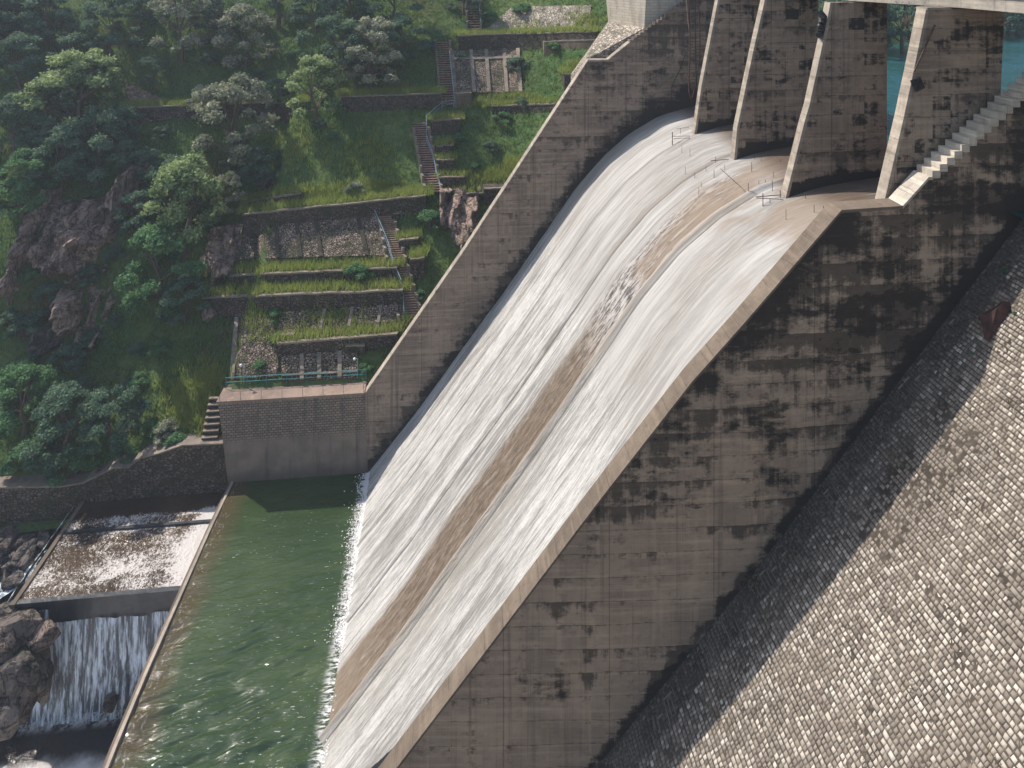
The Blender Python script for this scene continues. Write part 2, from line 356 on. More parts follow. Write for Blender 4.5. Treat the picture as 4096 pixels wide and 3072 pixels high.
# brown strip of nearly dry concrete between two wakes
wob = t.ma('MULTIPLY', t.ma('SUBTRACT', t.noise(1, t.map((.12, .5, 1), fl), 5), .5), 2.4)
vv = t.ma('ADD', v, wob)
lo = t.rng(v, 43.5, 43.9); hi = t.rng(vv, 46.9, 47.9, 1, 0)
strip = t.ma('MULTIPLY', t.ma('MULTIPLY', lo, hi), t.rng(u, 58, 55))
rough_ = t.noise(1, t.map((.9, 3.5, 1), fl), 7, .75)
bro = t.mix(t.rng(rough_, .38, .62), (.10,.074,.052), (.215,.165,.12))
bro = t.mix(t.ma('MULTIPLY', t.rng(u, 20, 10), .55), bro, (.29,.22,.155))
bro = t.mix(t.ma('MULTIPLY', t.rng(u, 38, 44), .8), bro, t.mix(t.rng(rough_, .42, .56), (.06,.056,.055), (.45,.43,.41)))
colw = t.mix(t.ma('MULTIPLY', strip, t.rng(t.ma('ADD', t.ma('MULTIPLY', rough_, .5), t.ma('MULTIPLY', streak, .7)), .85, .62, .5, .97)), colw, bro)
colw = t.mix(t.ma('MULTIPLY', t.ma('MULTIPLY', strip, t.rng(u, 45, 47)), t.ma('MULTIPLY', t.rng(vv, 47.4, 45.6), t.rng(streak, .62, .42, .35, .95))), colw, t.mix(streak2, (.11,.08,.055), (.30,.235,.175)))
# brown patches on the crest bays
cr = t.ma('MULTIPLY', t.rng(t.ma('ADD', u, t.ma('MULTIPLY', streak, 6)), 52, 57), t.rng(t.noise(1, t.map((.2, .35, 1), fl), 4), .42, .58))
cr = t.ma('MULTIPLY', cr, t.rng(v, 50, 46))
colw = t.mix(t.ma('MULTIPLY', cr, .75), colw, t.mix(streak2, (.15,.11,.075), (.31,.245,.185)))
back = t.ma('MULTIPLY', t.rng(t.ma('ADD', u, t.ma('MULTIPLY', streak, 2)), 58.5, 61), t.rng(streak2, .3, .6, .7, 1))  # dark brown paints the shaded recess at the back of the bays
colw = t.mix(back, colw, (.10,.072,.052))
# grey shallow water right of the divider
gr = t.ma('MULTIPLY', t.ma('MULTIPLY', t.rng(vv, 40.2, 42.6), t.rng(v, 43.3, 43.0)), t.rng(u, 40, 30))
colw = t.mix(t.ma('MULTIPLY', gr, t.rng(rough_, .35, .62, .2, .8)), colw, (.31,.29,.25))
# thin dark wakes behind the piers; the pair flanking the divider paints its shadow lines
def flow_line(yc, w0, a):
    q = t.ma('ABSOLUTE', t.ma('SUBTRACT', t.ma('ADD', v, t.ma('MULTIPLY', t.ma('SUBTRACT', t.noise(1, t.map((.07, .001, 1), fl), 3), .5), .3)), yc))
    return t.ma('MULTIPLY', t.rng(q, w0*.3, w0, 1, 0), a)
for yc, w0, a in ((50.35, .13, .85), (50.95, .12, .7), (57.0, .14, .6), (43.0, .12, .8), (43.75, .12, .8), (48.2, .1, .5), (52.6, .06, .2), (60.2, .08, .25), (39.0, .06, .2)):
    colw = t.mix(t.ma('MULTIPLY', flow_line(yc, w0, a), t.rng(u, 56.5, 55.5)), colw, (.12,.105,.09))
colw = t.mix(t.ma('MULTIPLY', t.ma('MULTIPLY', t.rng(t.ma('ABSOLUTE', t.ma('SUBTRACT', v, 50.65)), .05, .45, 1, 0), t.rng(u, 38, 50)), .5), colw, (.24,.2,.16))
colw = t.mix(t.ma('MULTIPLY', flow_line(43.37, .34, .95), t.rng(u, 56, 55)), colw, (.36,.315,.265))
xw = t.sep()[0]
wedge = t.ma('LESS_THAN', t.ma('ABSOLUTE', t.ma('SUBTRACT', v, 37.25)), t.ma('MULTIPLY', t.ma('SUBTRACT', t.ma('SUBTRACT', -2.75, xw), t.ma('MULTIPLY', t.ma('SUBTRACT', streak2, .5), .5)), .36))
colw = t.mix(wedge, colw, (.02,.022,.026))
col_ = colw
h = t.ma('ADD', t.ma('MULTIPLY', streak2, .7), t.ma('MULTIPLY', streak, .8)); h = t.ma('ADD', h, t.ma('MULTIPLY', fine, .25))
t.bump(t.ma('MULTIPLY', h, t.ma('SUBTRACT', 1, t.ma('MULTIPLY', smooth_top, .8))), .75, .3); t.l(t.rng(white, 0, 1, .5, .75), t.b.inputs['Roughness'])
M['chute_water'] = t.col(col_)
NU, NV = 330, 230
su, xu, zu = smooth_prof(NU)
tu = np.stack([np.gradient(xu), np.gradient(zu)], 1); tu /= np.linalg.norm(tu, axis=1)[:, None]
nx_, nz_ = -tu[:, 1], tu[:, 0]
vvv = np.linspace(0, 1, NV)
yn = np.array([ynear(x)-.1 for x in xu])
Yg = yn[:, None]+(YF+.02-yn[:, None])*vvv[None, :]
Ug = np.repeat(su[:, None], NV, 1)
hh = .10+.09*fbm(Ug*.35, Yg*1.6)+.05*fbm(Ug*1.2+9, Yg*5)
hh += .34*np.exp(-((Yg-43.37)/.2)**4)-.07*np.exp(-((Yg-50.35)/.14)**2)-.07*np.exp(-((Yg-50.95)/.14)**2)+.12*np.exp(-((Yg-50.65)/.18)**2)+.1*np.exp(-((Yg-57.0)/.25)**2)
hh *= np.clip((Ug[:, :]*0+1), 0, 1)
P = np.stack([xu[:, None]+nx_[:, None]*hh, Yg, zu[:, None]+nz_[:, None]*hh], 2).reshape(-1, 3)
UV = np.stack([Ug, Yg, Ug*0], 2).reshape(-1, 3)
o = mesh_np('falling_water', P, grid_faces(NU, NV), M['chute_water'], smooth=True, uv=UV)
tag(o, 'sheet of white streaked water running down the spillway chute', 'water', kind='structure')

# ------------------------------------------------------------ near training wall (stands in front of the chute)
near_top = [(-16,-9.0),(-12,-4.3),(-2.4,8.15),(1.76,13.6),(7.9,21.65),(12.8,27.75),(15.5,30.65),(21.1,36.62),(24.64,36.72),(26.15,38.25),(26.4,38.25)]
steps = []
x, z = 26.4, 38.25
sx, sz = .432, .345
for i in range(16):
    z2 = z+sz; steps += [(x, z2), (x+sx, z2)]; x += sx; z = z2
top = near_top+steps+[(x+2.5, z)]
poly = top+[(x+2.5, -11), (-16, -11)]
yin = lambda X, Z: ynear(X); yout = lambda X, Z: ynear(X)-1.08
# walls need clean triangulation: build as strips between consecutive top points
def wall_strips(top, zb, y0, y1):
    m = MB()
    n = len(top)
    vs = []
    for X, Z in top: vs += [(X, y0(X), Z), (X, y1(X), Z), (X, y0(X), zb), (X, y1(X), zb)]
    fs = []
    for i in range(n-1):
        a, b = 4*i, 4*i+4
        if abs(top[i][0]-top[i+1][0]) < 1e-6:
            fs += [(a, a+1, b+1, b)]; continue
        fs += [(a, a+1, b+1, b), (a+2, a, b, b+2), (a+1, a+3, b+3, b+1)]
    fs += [(0, 2, 3, 1), (4*n-4, 4*n-3, 4*n-1, 4*n-2)]
    return m.add(vs, fs)
nw = empty('spillway_wall', (20, 34, -11), label='tall stained concrete training wall facing us on the near side of the chute', cat='retaining wall')
o = wall_strips([(X, Z-.03) for X, Z in top if X <= 24.7]+[(24.7, 36.69)] if False else top, -11, lambda X: ynear(X)-1.08, ynear).build('wall', M['wall_near'], nw)
# pale capping on the sloping part (own part, slightly proud)
cap = [p for p in near_top[1:9]]
mc = MB()
for (x0, z0), (x1, z1) in zip(cap, cap[1:]):
    a0, a1 = ynear(x0)-1.13, ynear(x1)-1.13; b0, b1 = ynear(x0)+.06, ynear(x1)+.06
    mc.hexa([(x0,a0,z0-.12),(x1,a1,z1-.12),(x1,b1,z1-.12),(x0,b0,z0-.12)], [(x0,a0,z0+.05),(x1,a1,z1+.05),(x1,b1,z1+.05),(x0,b0,z0+.05)])
mc.build('coping', M['curb'], nw)
st = MB(); x, z = 26.4, 38.25
st2 = MB()
for i in range(16):
    z2 = z+sz
    st2.box(x-.06, x+sx-.02, ynear(x)-1.16, ynear(x)+.05, z2-sz-.02, z2+.05)
    x += sx; z = z2
for (x0, z0), (x1, z1) in zip(near_top[8:10], near_top[9:11]):
    a0 = ynear(x0)-1.13; b0 = ynear(x0)+.06
    st2.hexa([(x0,a0,z0-.12),(x1,a0,z1-.12),(x1,b0,z1-.12),(x0,b0,z0-.12)], [(x0,a0,z0+.05),(x1,a0,z1+.05),(x1,b0,z1+.05),(x0,b0,z0+.05)])
st2.build('step', M['step'], nw)
# ------------------------------------------------------------ far training wall
far_top = [(-8.6,7.85),(-8.24,7.85),(1.29,21.25),(13.94,40.2),(15.98,40.2),(18.29,41.96)]
x, z = 18.29, 41.96
for i in range(22):
    z += .255; far_top += [(x, z), (x+.37, z)]; x += .37
far_top += [(x+8, z)]
fw = empty('spillway_wall', (0, 65.4, -8), label='long concrete training wall with a pale top edge on the far side of the chute', cat='retaining wall')
wall_strips(far_top, -8, lambda X: YF, lambda X: YF+.9).build('wall', M['wall_far'], fw)
mc = MB()
for (x0, z0), (x1, z1) in zip(far_top[1:5], far_top[2:6]):
    mc.hexa([(x0,YF-.06,z0-.1),(x1,YF-.06,z1-.1),(x1,YF+.96,z1-.1),(x0,YF+.96,z0-.1)], [(x0,YF-.06,z0+.06),(x1,YF-.06,z1+.06),(x1,YF+.96,z1+.06),(x0,YF+.96,z0+.06)])
mc.build('coping', M['nose'], fw)
# ------------------------------------------------------------ piers
def pier(Y, th, front, backx, ztop, label, notch=None):
    e = empty('spillway_pier', (front[0][0], Y, 33), label=label, cat='pier', group='piers standing on the spillway crest')
    zb = 30.
    # side body: starts .12 behind nose line
    pts = front; m = MB()
    vs = []; fs = []
    for X, Z in pts: vs += [(X+.1, Y, Z), (X+.1, Y+th, Z), (backx(Z), Y, Z), (backx(Z), Y+th, Z)]
    n = len(pts)
    for i in range(n-1):
        a, b = 4*i, 4*i+4
        fs += [(a, a+2, b+2, b), (a+3, a+1, b+1, b+3), (a+2, a+3, b+3, b+2), (a+1, a, b, b+1)]
    fs += [(0, 1, 3, 2), (4*n-4, 4*n-2, 4*n-1, 4*n-3)]
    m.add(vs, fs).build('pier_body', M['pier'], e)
    m = MB()
    for (x0, z0), (x1, z1) in zip(pts, pts[1:]):
        m.hexa([(x0,Y-.03,z0),(x0+.2,Y-.03,z0),(x0+.2,Y+th+.03,z0),(x0,Y+th+.03,z0)], [(x1,Y-.03,z1),(x1+.2,Y-.03,z1),(x1+.2,Y+th+.03,z1),(x1,Y+th+.03,z1)])
    m.build('pier_nose', M['nose'], e)
    return e
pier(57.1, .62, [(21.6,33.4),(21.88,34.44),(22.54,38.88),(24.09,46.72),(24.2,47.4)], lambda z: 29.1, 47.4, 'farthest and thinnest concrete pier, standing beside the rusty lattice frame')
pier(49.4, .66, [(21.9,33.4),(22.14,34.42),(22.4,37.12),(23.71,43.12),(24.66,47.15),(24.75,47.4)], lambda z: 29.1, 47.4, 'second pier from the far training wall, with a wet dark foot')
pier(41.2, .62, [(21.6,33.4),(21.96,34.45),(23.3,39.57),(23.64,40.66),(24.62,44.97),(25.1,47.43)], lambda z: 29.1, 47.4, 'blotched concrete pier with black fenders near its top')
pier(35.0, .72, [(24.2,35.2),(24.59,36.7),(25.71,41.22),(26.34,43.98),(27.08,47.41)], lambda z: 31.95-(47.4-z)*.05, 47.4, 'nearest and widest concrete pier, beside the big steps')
# top slab strip on near pier
m = MB().box(27.1, 28.6, 34.9, 35.8, 47.36, 47.5); tag(m.build('bearing_slab', M['nose']), 'small pale slab on top of the nearest pier below the bridge', 'slab')
# ------------------------------------------------------------ bridge
br_ = empty('bridge', (27, 34, 47.5), label='concrete bridge passing over the tops of the piers in the top right corner', cat='bridge')
def bx(y): return np.interp(y, [0, 34.5, 41.2, 70], [28.0, 28.6, 25.9+.9, 26.8])
m = MB(); ys = [8, 20, 28, 34.5, 37, 41.2, 48, 56, 66, 74]
for y0, y1 in zip(ys, ys[1:]):
    m.hexa([(bx(y0)-.0,y0,47.52),(bx(y0)+4.5,y0,47.52),(bx(y1)+4.5,y1,47.52),(bx(y1)-.0,y1,47.52)], [(bx(y0),y0,48.3),(bx(y0)+4.5,y0,48.3),(bx(y1)+4.5,y1,48.3),(bx(y1),y1,48.3)])
m.build('deck', M['bridge'], br_)
m = MB()
for y0, y1 in zip(ys, ys[1:]):
    m.hexa([(bx(y0)-.15,y0,48.3),(bx(y0)+.1,y0,48.3),(bx(y1)+.1,y1,48.3),(bx(y1)-.15,y1,48.3)], [(bx(y0)-.15,y0,49.3),(bx(y0)+.1,y0,49.3),(bx(y1)+.1,y1,49.3),(bx(y1)-.15,y1,49.3)])
m.build('parapet', M['bridge'], br_)

# ------------------------------------------------------------ masonry dam face (near, right)
t = NT('masonry_stones', .9, .25)
tn = t.attr('tone').outputs['Fac']
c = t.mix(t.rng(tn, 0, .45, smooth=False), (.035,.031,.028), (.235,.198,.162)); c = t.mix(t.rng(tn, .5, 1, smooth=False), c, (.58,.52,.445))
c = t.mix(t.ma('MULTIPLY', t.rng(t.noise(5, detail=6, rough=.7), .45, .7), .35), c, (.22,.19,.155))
c = t.mix(t.ma('MULTIPLY', t.rng(t.noise(.22, t.map((1,1,1), loc=(3,8,2)), 6), .54, .66), .35), c, (.27,.225,.18))
t.bump(t.noise(9, detail=8, rough=.7), .5, .03); M['stones'] = t.col(c)
t = NT('masonry_mortar', .97, .1)
mc_ = t.mix(t.rng(t.noise(.7, detail=8), .35, .65), (.085,.07,.055), (.05,.042,.034))
mc_ = t.mix(t.ma('MULTIPLY', t.rng(t.noise(6, detail=6), .5, .7), .5), mc_, (.3,.26,.21))
t.bump(t.noise(10, detail=8), .6, .04); M['mortar'] = t.col(mc_)
SX, SZ = 1/math.hypot(1, 1.176), 1.176/math.hypot(1, 1.176)
O0 = np.array([-3.0, 0, 1.176*-3.0-1.6])
def mpt(u, y, h): # u up slope, h outward
    return np.stack([O0[0]+u*SX-h*SZ, y, O0[2]+u*SZ+h*SX], -1)
V = []; Fm = []; T = []
rows = 314; pitch = .235; base_i = 0
for r in range(rows):
    u0 = r*pitch; y = 33.75+random.uniform(-.15, .1); ylow = 7 if u0 > 12 else 14
    # skip parts never in view
    while y > ylow:
        wd = random.uniform(.14, .225) if random.random() < .93 else random.uniform(.23, .33)
        y1 = y-wd
        g = .028
        up, lo_ = u0+pitch-.026-random.uniform(0, .01), u0+.026+random.uniform(0, .01)
        ya, yb = y-.016, y1+.016
        pn = float(fbm(u0*.33+5, y*.33)); pn2 = float(fbm(u0*.09, y*.12+7))
        miss = pn > .2 and random.random() < .35
        if not miss:
            h = random.uniform(.012, .026); c4 = .035
            jit = [random.uniform(-.016, .016) for _ in range(8)]
            us = np.array([lo_+jit[0], up+jit[1], up+jit[2], lo_+jit[3]]); yy = np.array([ya+jit[4], ya+jit[5], yb+jit[6], yb+jit[7]])
            cu, cy = us.mean(), yy.mean(); sh = random.uniform(.9, .97)
            bot = mpt(us, yy, np.full(4, -.02)); tp = mpt(cu+(us-cu)*sh, cy+(yy-cy)*sh, h+np.array([random.uniform(-.012, .012) for _ in range(4)]))
            V += list(bot)+list(tp)
            b = base_i
            Fm += [(b+4, b+5, b+6, b+7), (b, b+1, b+5, b+4), (b+1, b+2, b+6, b+5), (b+2, b+3, b+7, b+6), (b+3, b, b+4, b+7)]
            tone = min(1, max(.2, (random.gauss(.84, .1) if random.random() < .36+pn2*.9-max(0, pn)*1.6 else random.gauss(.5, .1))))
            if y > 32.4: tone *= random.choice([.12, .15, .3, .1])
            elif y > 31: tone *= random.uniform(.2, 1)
            T += [tone]*5; base_i += 8
        y = y1
# course-edge lips next to the wall, pale tone painting grazing light; same facing
for r in range(38, rows-104):
    if random.random() < .45 or math.sin(r*.35) < -.3: continue
    u0 = r*pitch; ya = 33.9-random.uniform(.35, .9); ln = random.uniform(.35, 1.3); du = random.uniform(-.05, .05)
    for (ua, y0_, ub, y1_) in [(u0, ya, u0+du, ya-ln)]+([(u0, ya-.2, u0+.4, ya-.25)] if random.random() < .4 else []):
        q0 = np.array([ua-.008, ua+.008, ub+.008, ub-.008]); q1 = np.array([y0_, y0_-.02, y1_-.02, y1_])
        V += list(mpt(q0, q1, np.full(4, -.02)))+list(mpt(q0, q1, np.full(4, .1))); b = base_i
        Fm += [(b+4, b+5, b+6, b+7), (b, b+1, b+5, b+4), (b+1, b+2, b+6, b+5), (b+2, b+3, b+7, b+6), (b+3, b, b+4, b+7)]; T += [.42]*5; base_i += 8
dm = empty('masonry_dam', (20, 30, 20), label='sloping dam face set with rows of small cream stones at the lower right', cat='dam')
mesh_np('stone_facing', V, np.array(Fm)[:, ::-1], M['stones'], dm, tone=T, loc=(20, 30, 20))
uu = np.linspace(-6, rows*pitch+1, 160); yyy = np.linspace(6, 34.35, 80)
Ug, Yg = np.meshgrid(uu, yyy, indexing='ij'); hh = .05*fbm(Ug*1.2, Yg*1.2, 5)
mesh_np('mortar_bed', mpt(Ug.ravel(), Yg.ravel(), hh.ravel()), grid_faces(160, 80), M['mortar'], dm, loc=(20, 30, 20), smooth=True)
m = MB(); m.add([(-9, 6, -10), (48, 6, -10), (48, 34.3, -10), (-9, 34.3, -10), (42.9, 6, 48.2), (48, 6, 48.2), (48, 34.3, 48.2), (42.9, 34.3, 48.2)], [(0,1,2,3),(4,7,6,5),(1,5,6,2)])
m.build('dam_core', M['mortar'], dm)
# ------------------------------------------------------------ pool, apron, creek
def waterm(name, c1, c2, foamf=None, wave=(1, 1, 1), wsc=1.2, st=.5, dist=.25, foamc=(.78,.76,.74), rough=.12):
    t = NT(name, rough, .5)
    t.b.inputs['IOR'].default_value = 1.33
    c = t.mix(t.rng(t.noise(.12, detail=4), .35, .65), c1, c2)
    w1 = t.noise(wsc, t.map(wave, rot=(0, 0, R(-25))), 3, .5, .6); w2 = t.noise(wsc*3.2, t.map(wave, rot=(0, 0, R(10))), 4, .6, .4)
    if foamf:
        fm = foamf(t); c = t.mix(fm, c, foamc); t.l(t.rng(fm, 0, 1, rough, .55), t.b.inputs['Roughness'])
    t.bump(t.ma('ADD', w1, t.ma('MULTIPLY', w2, .4)), st, dist)
    return t, c
def pool_foam_glints(t):
    x, y, z = t.sep()
    s = t.noise(3.0, t.map((.62, 3.1, 1), rot=(0, 0, R(-14))), 3, .55)
    near = t.rng(y, 52, 42, 0, .035)
    fl_ = t.ma('MULTIPLY', t.rng(t.ma('ADD', s, near), .665, .70), .45)  # white flecks paint sun glints on the ripples
    dense = t.ma('ADD', t.rng(x, -10.5, -8.2, 0, .5), t.rng(t.noise(.3), .38, .6, .15, .9))
    a = t.ma('MULTIPLY', t.ma('MULTIPLY', fl_, dense), t.rng(y, 62.5, 60.5))
    edge = t.ma('MULTIPLY', t.rng(x, -9.0, -8.1), t.rng(t.noise(2.4, t.map((.6, 2.2, 1)), 5, .7), .42, .62))
    rim = t.ma('MULTIPLY', t.rng(x, -19.6, -20.6), t.rng(t.noise(2.2, t.map((1.2, .7, 1)), 7, .75, 1.2), .56, .63))
    return t.ma('MAXIMUM', t.ma('MAXIMUM', a, edge), rim)
t, c = waterm('pool_water', (.026,.048,.018), (.042,.068,.026), pool_foam_glints, (.6, 2.4, 1), 1.6, .35, .2, rough=.05)
x, y, z = t.sep()
xb = t.ma('ADD', x, t.ma('MULTIPLY', t.noise(.35, detail=5), 2.2))
c = t.mix(t.ma('MULTIPLY', t.rng(xb, -19.6, -17.2, 1, 0), .85), c, (.075,.052,.026))
c = t.mix(t.ma('MULTIPLY', t.rng(t.noise(.5, t.map((.35, 1.5, 1), rot=(0, 0, R(-8))), 4), .5, .68), .22), c, (.09,.12,.055))
t.b.inputs['IOR'].default_value = 1.5
M['pool'] = t.col(c)
nx, ny = 180, 430
gx = np.linspace(-21.0, -6.2, nx); gy = np.linspace(30, YF+.05, ny)
GX, GY = np.meshgrid(gx, gy, indexing='ij')
amp = np.interp(GY, [30, 45, 55, 65], [.5, .36, .12, .04])
GZ = amp*.75*(fbm(GX*.45+.25*GY, GY*1.9-.55*GX, 2)*1.6)+amp*.3*fbm(GX*1.4+.5*GY, GY*4.6-GX*1.5, 2)
o = mesh_np('pool_water', np.stack([GX, GY, GZ], 2).reshape(-1, 3), grid_faces(nx, ny), M['pool'], smooth=True)
tag(o, 'green rippled water of the stilling pool at the foot of the chute', 'water', kind='structure')
def apron_foam_sparkle(t):
    x, y, z = t.sep()
    n = t.noise(4.6, t.map((1.3, 1.1, 1), rot=(0, 0, R(18))), 7, .8, .9)  # fine white speckle paints sun sparkle along with the foam
    b = t.noise(.42, t.map((1, 1.3, 1), loc=(2, 7, 0)), 4)
    e = t.ma('ADD', t.rng(x, -24.2, -21.9, 0, .22), t.rng(y, 63.2, 64.6, 0, -.45))  # whiter by the rim; darker strip by the far wall paints its shade
    q = t.ma('ADD', t.ma('ADD', n, t.ma('MULTIPLY', b, .55)), e)
    return t.rng(q, .76, .86)
t, c = waterm('apron_water', (.045,.03,.02), (.08,.055,.034), apron_foam_sparkle, (1.4, 1, 1), 1.8, .7, .15, (.55,.51,.475)); M['apron'] = t.col(c)
t2, c = waterm('creek_water', (.03,.03,.032), (.05,.04,.035), lambda t: t.ma('MAXIMUM',
      t.ma('MULTIPLY', t.rng(t.ma('ADD', t.noise(2.4, detail=7, rough=.75), t.ma('MULTIPLY', t.noise(.3), .35)), .42, .56), t.rng(t.ma('ADD', t.sep()[1], t.ma('MULTIPLY', t.noise(.5), 2)), 54, 52.4)),
      t.ma('MULTIPLY', t.rng(t.noise(2, detail=6, rough=.7), .4, .6), t.rng(t.sep()[1], 54.3, 55.3))), (1.2, 1, 1), 1.6, .7, .2, (.78,.74,.7)); M['creek'] = t2.col(c)
def wsheet(name, x0, x1, y0, y1, z, mat, label, a=.04, f=1.2):
    nx, ny = int((x1-x0)/.25), int((y1-y0)/.25)
    GX, GY = np.meshgrid(np.linspace(x0, x1, nx), np.linspace(y0, y1, ny), indexing='ij')
    GZ = z+a*fbm(GX*f, GY*f, 4)*2
    o = mesh_np(name, np.stack([GX, GY, GZ], 2).reshape(-1, 3), grid_faces(nx, ny), mat, smooth=True)
    return tag(o, label, 'water', kind='structure')
wsheet('apron_water', -34.4, -21.45, 55.75, 65.6, -1.0, M['apron'], 'shallow foaming brown water on the apron above the small waterfall', .05, 1.6)
wsheet('creek_water', -75, -21.3, 30, 55.9, -10.3, M['creek'], 'dark creek water with foam below the small waterfall', .08)
# rim beam between pool and apron
rw = empty('weir_wall', (-21.1, 50, -5), label='narrow pale weir wall dividing the green pool from the apron', cat='weir')
m = MB()
pts = [(65.3, -20.75), (60, -21.0), (54.4, -21.1), (48.4, -21.2), (44, -21.15), (38, -20.9), (30, -20.6)]
for (y0, x0), (y1, x1) in zip(pts, pts[1:]): m.hexa([(x1-.55,y1,-12),(x1+.15,y1,-12),(x0+.15,y0,-12),(x0-.55,y0,-12)], [(x1-.5,y1,-.12),(x1+.12,y1,-.12),(x0+.12,y0,-.12),(x0-.5,y0,-.12)])
m.build('wall', M['curb'], rw)
m = MB()
for (y0, x0), (y1, x1) in zip(pts, pts[1:]): m.hexa([(x1-.26,y1,-.12),(x1,y1,-.12),(x0,y0,-.12),(x0-.26,y0,-.12)], [(x1-.24,y1,.1),(x1-.02,y1,.1),(x0-.02,y0,.1),(x0-.24,y0,.1)])
m.build('crest_beam', M['nose'], rw)
# apron body with the waterfall face
aw = empty('waterfall_wall', (-28, 56, -10), label='dark vertical wall of the apron with thin water falling down it', cat='weir')
t = NT('wet_dark_concrete', .35, .5)
c = t.mix(t.rng(t.noise(1, t.map((1, 1, .2)), 6), .35, .65), (.02,.024,.03), (.05,.052,.056)); t.bump(t.noise(2, detail=8), .5, .1); M['wet'] = t.col(c)
MB().box(-34.6, -21.66, 55.62, 66, -11, -1.25).build('wall', M['wet'], aw)
MB().box(-34.9, -21.7, 55.5, 55.9, -1.25, -.93).build('lip', M['wet'], aw)
MB().box(-34.3, -21.7, 61.95, 62.2, -1.3, -.82).build('sill', M['wet'], aw)
m = MB(); m.box(-34.75, -34.4, 55.4, 65.4, -9, -.86); m.build('side_wall', M['curb'], aw)
# waterfall veil: separate strands of falling water standing off the wall
t = NT('falling_veil', .4, .5)
vt = t.noise(1, t.map((3.2, 3.2, .25)), 5, .65, .3); fine = t.noise(1, t.map((7, 7, .9)), 4, .7)
a = t.rng(t.ma('ADD', vt, t.ma('MULTIPLY', t.ma('SUBTRACT', fine, .5), .6)), .44, .66)
t.col((.72,.82,.92)); t.l(t.ma('ADD', t.ma('MULTIPLY', a, .6), t.ma('MULTIPLY', t.rng(vt, .3, .6), .4)), t.b.inputs['Alpha']); t.bump(vt, .6, .2); M['veil'] = t.m
nx, nz = 110, 60
gx = np.linspace(-32.6, -21.75, nx); top_z = -2.6+.5*fbm(gx*.6, gx*0+2)+np.where(gx < -31.9, 1.1, 0)
q = np.linspace(0, 1, nz)
GX = np.repeat(gx[:, None], nz, 1); Q = np.repeat(q[None, :], nx, 0)
GZ = top_z[:, None]+(-10.35-top_z[:, None])*Q
GY = 55.55-.06-.5*Q**1.5-.28*fbm(GX*1.1, Q*1.2+3)
o = mesh_np('waterfall', np.stack([GX-(.5*Q*(GX < -31)), GY, GZ], 2).reshape(-1, 3), grid_faces(nx, nz), M['veil'], smooth=True)
tag(o, 'thin bluish waterfall dropping down the dark apron wall at the lower left', 'waterfall', kind='structure')
# reservoir
t, c = waterm('reservoir_water', (.012,.07,.06), (.02,.10,.12), None, (1, 1, 1), 1.1, .9, .5); M['res'] = t.col(c)
xs = [30.9, 420]; o = mesh_np('reservoir_water', [(30.9,-150,36.2),(420,-150,36.2),(420,400,36.2),(30.9,400,36.2)], [(0,1,2,3)], M['res']); tag(o, 'teal reservoir behind the piers', 'water', kind='structure')
# ------------------------------------------------------------ terrain
def hill(X, Y, rough=True):
    X = np.asarray(X, float); Y = np.asarray(Y, float)
    z0 = np.interp(X, [-150, -60, -43, -34, -26, -22.3, -21.6, 60], [-4, -1, .5, 1.1, 3.0, 3.7, 7.6, 7.6])
    y0 = 66.6+np.interp(X, [-150, -60, -40, -22], [-14, -4, 0, 0])
    d = Y-y0
    Z = z0+.84*np.maximum(d, 0)+np.minimum(d, 0)*1.6
    Z = Z+(15*sstep(6, 24, X))*sstep(0, 14, d)
    # left part: steep cliff band
    cl = sstep(-26, -40, X)
    Z = Z+cl*(6*sstep(9, 15, d)-1.5*sstep(0, 9, d))
    if rough:
        k = sstep(0, 5, d)*(1-.8*sstep(-27, -20, X))
        Z = Z+k*(3.2*fbm(X*.07, Y*.07)+1.0*fbm(X*.3, Y*.3)+.35*fbm(X*1.1, Y*1.1))
    # reservoir side
    ys = 67+(X-20)*.55
    Zr = 30+(Y-ys)*.8+3*fbm(X*.1, Y*.1)
    r = sstep(30, 36, X)
    Z = Z*(1-r)+Zr*r
    return Z
def onhill(x, y, rough=False):
    d = ray(x, y); t0 = 60/d[1]
    T_ = np.arange(t0, 260, .1); X = d[0]*T_; Y = d[1]*T_; Z = CAM_Z+d[2]*T_
    h_ = hill(X, Y, rough); ok = np.where((Z < h_) & (Y > 66.4))[0]
    i = ok[0] if len(ok) else len(T_)-1
    return Vector((X[i], Y[i], Z[i]))
gx = np.arange(-130, 190, .7); gy = np.concatenate([np.arange(64.5, 125, .6), np.arange(125, 156, 4)])
GX, GY = np.meshgrid(gx, gy, indexing='ij'); GZ = hill(GX, GY)
# keep the ground under the water and walls low near the foot
cut = (GY < 66.7) & (GX > -60)
GZ = np.where(cut, np.minimum(GZ, -2.5), GZ)
cutb = (GX > 11) & (GX < 31) & (GY < 68.5); GZ = np.where(cutb, np.minimum(GZ, 30), GZ)
o = mesh_np('hillside', np.stack([GX, GY, GZ], 2).reshape(-1, 3), grid_faces(len(gx), len(gy)), M['soil'], smooth=True)
tag(o, 'steep green hillside rising behind the spillway', 'hillside', kind='structure')
# valley floor, one broad sheet under everything
GX, GY = np.meshgrid(np.linspace(-140, 60, 160), np.linspace(-80, 66, 120), indexing='ij')
GZ = np.full_like(GX, -11.2)
lf = sstep(-34.8, -37, GX)*sstep(53.5, 57, GY)
fieldz = -3.0-.35*(65.5-GY)+1.2*fbm(GX*.35, GY*.35)
GZ = GZ*(1-lf)+fieldz*lf+.5*fbm(GX*.5, GY*.5)
GZ = np.where((GX < -62), np.maximum(GZ, -11+(-62-GX)*.5), GZ)
o = mesh_np('valley_floor', np.stack([GX, GY, GZ], 2).reshape(-1, 3), grid_faces(160, 120), M['rock_grey'], smooth=True)
tag(o, 'rocky valley floor around the creek', 'ground', kind='structure')
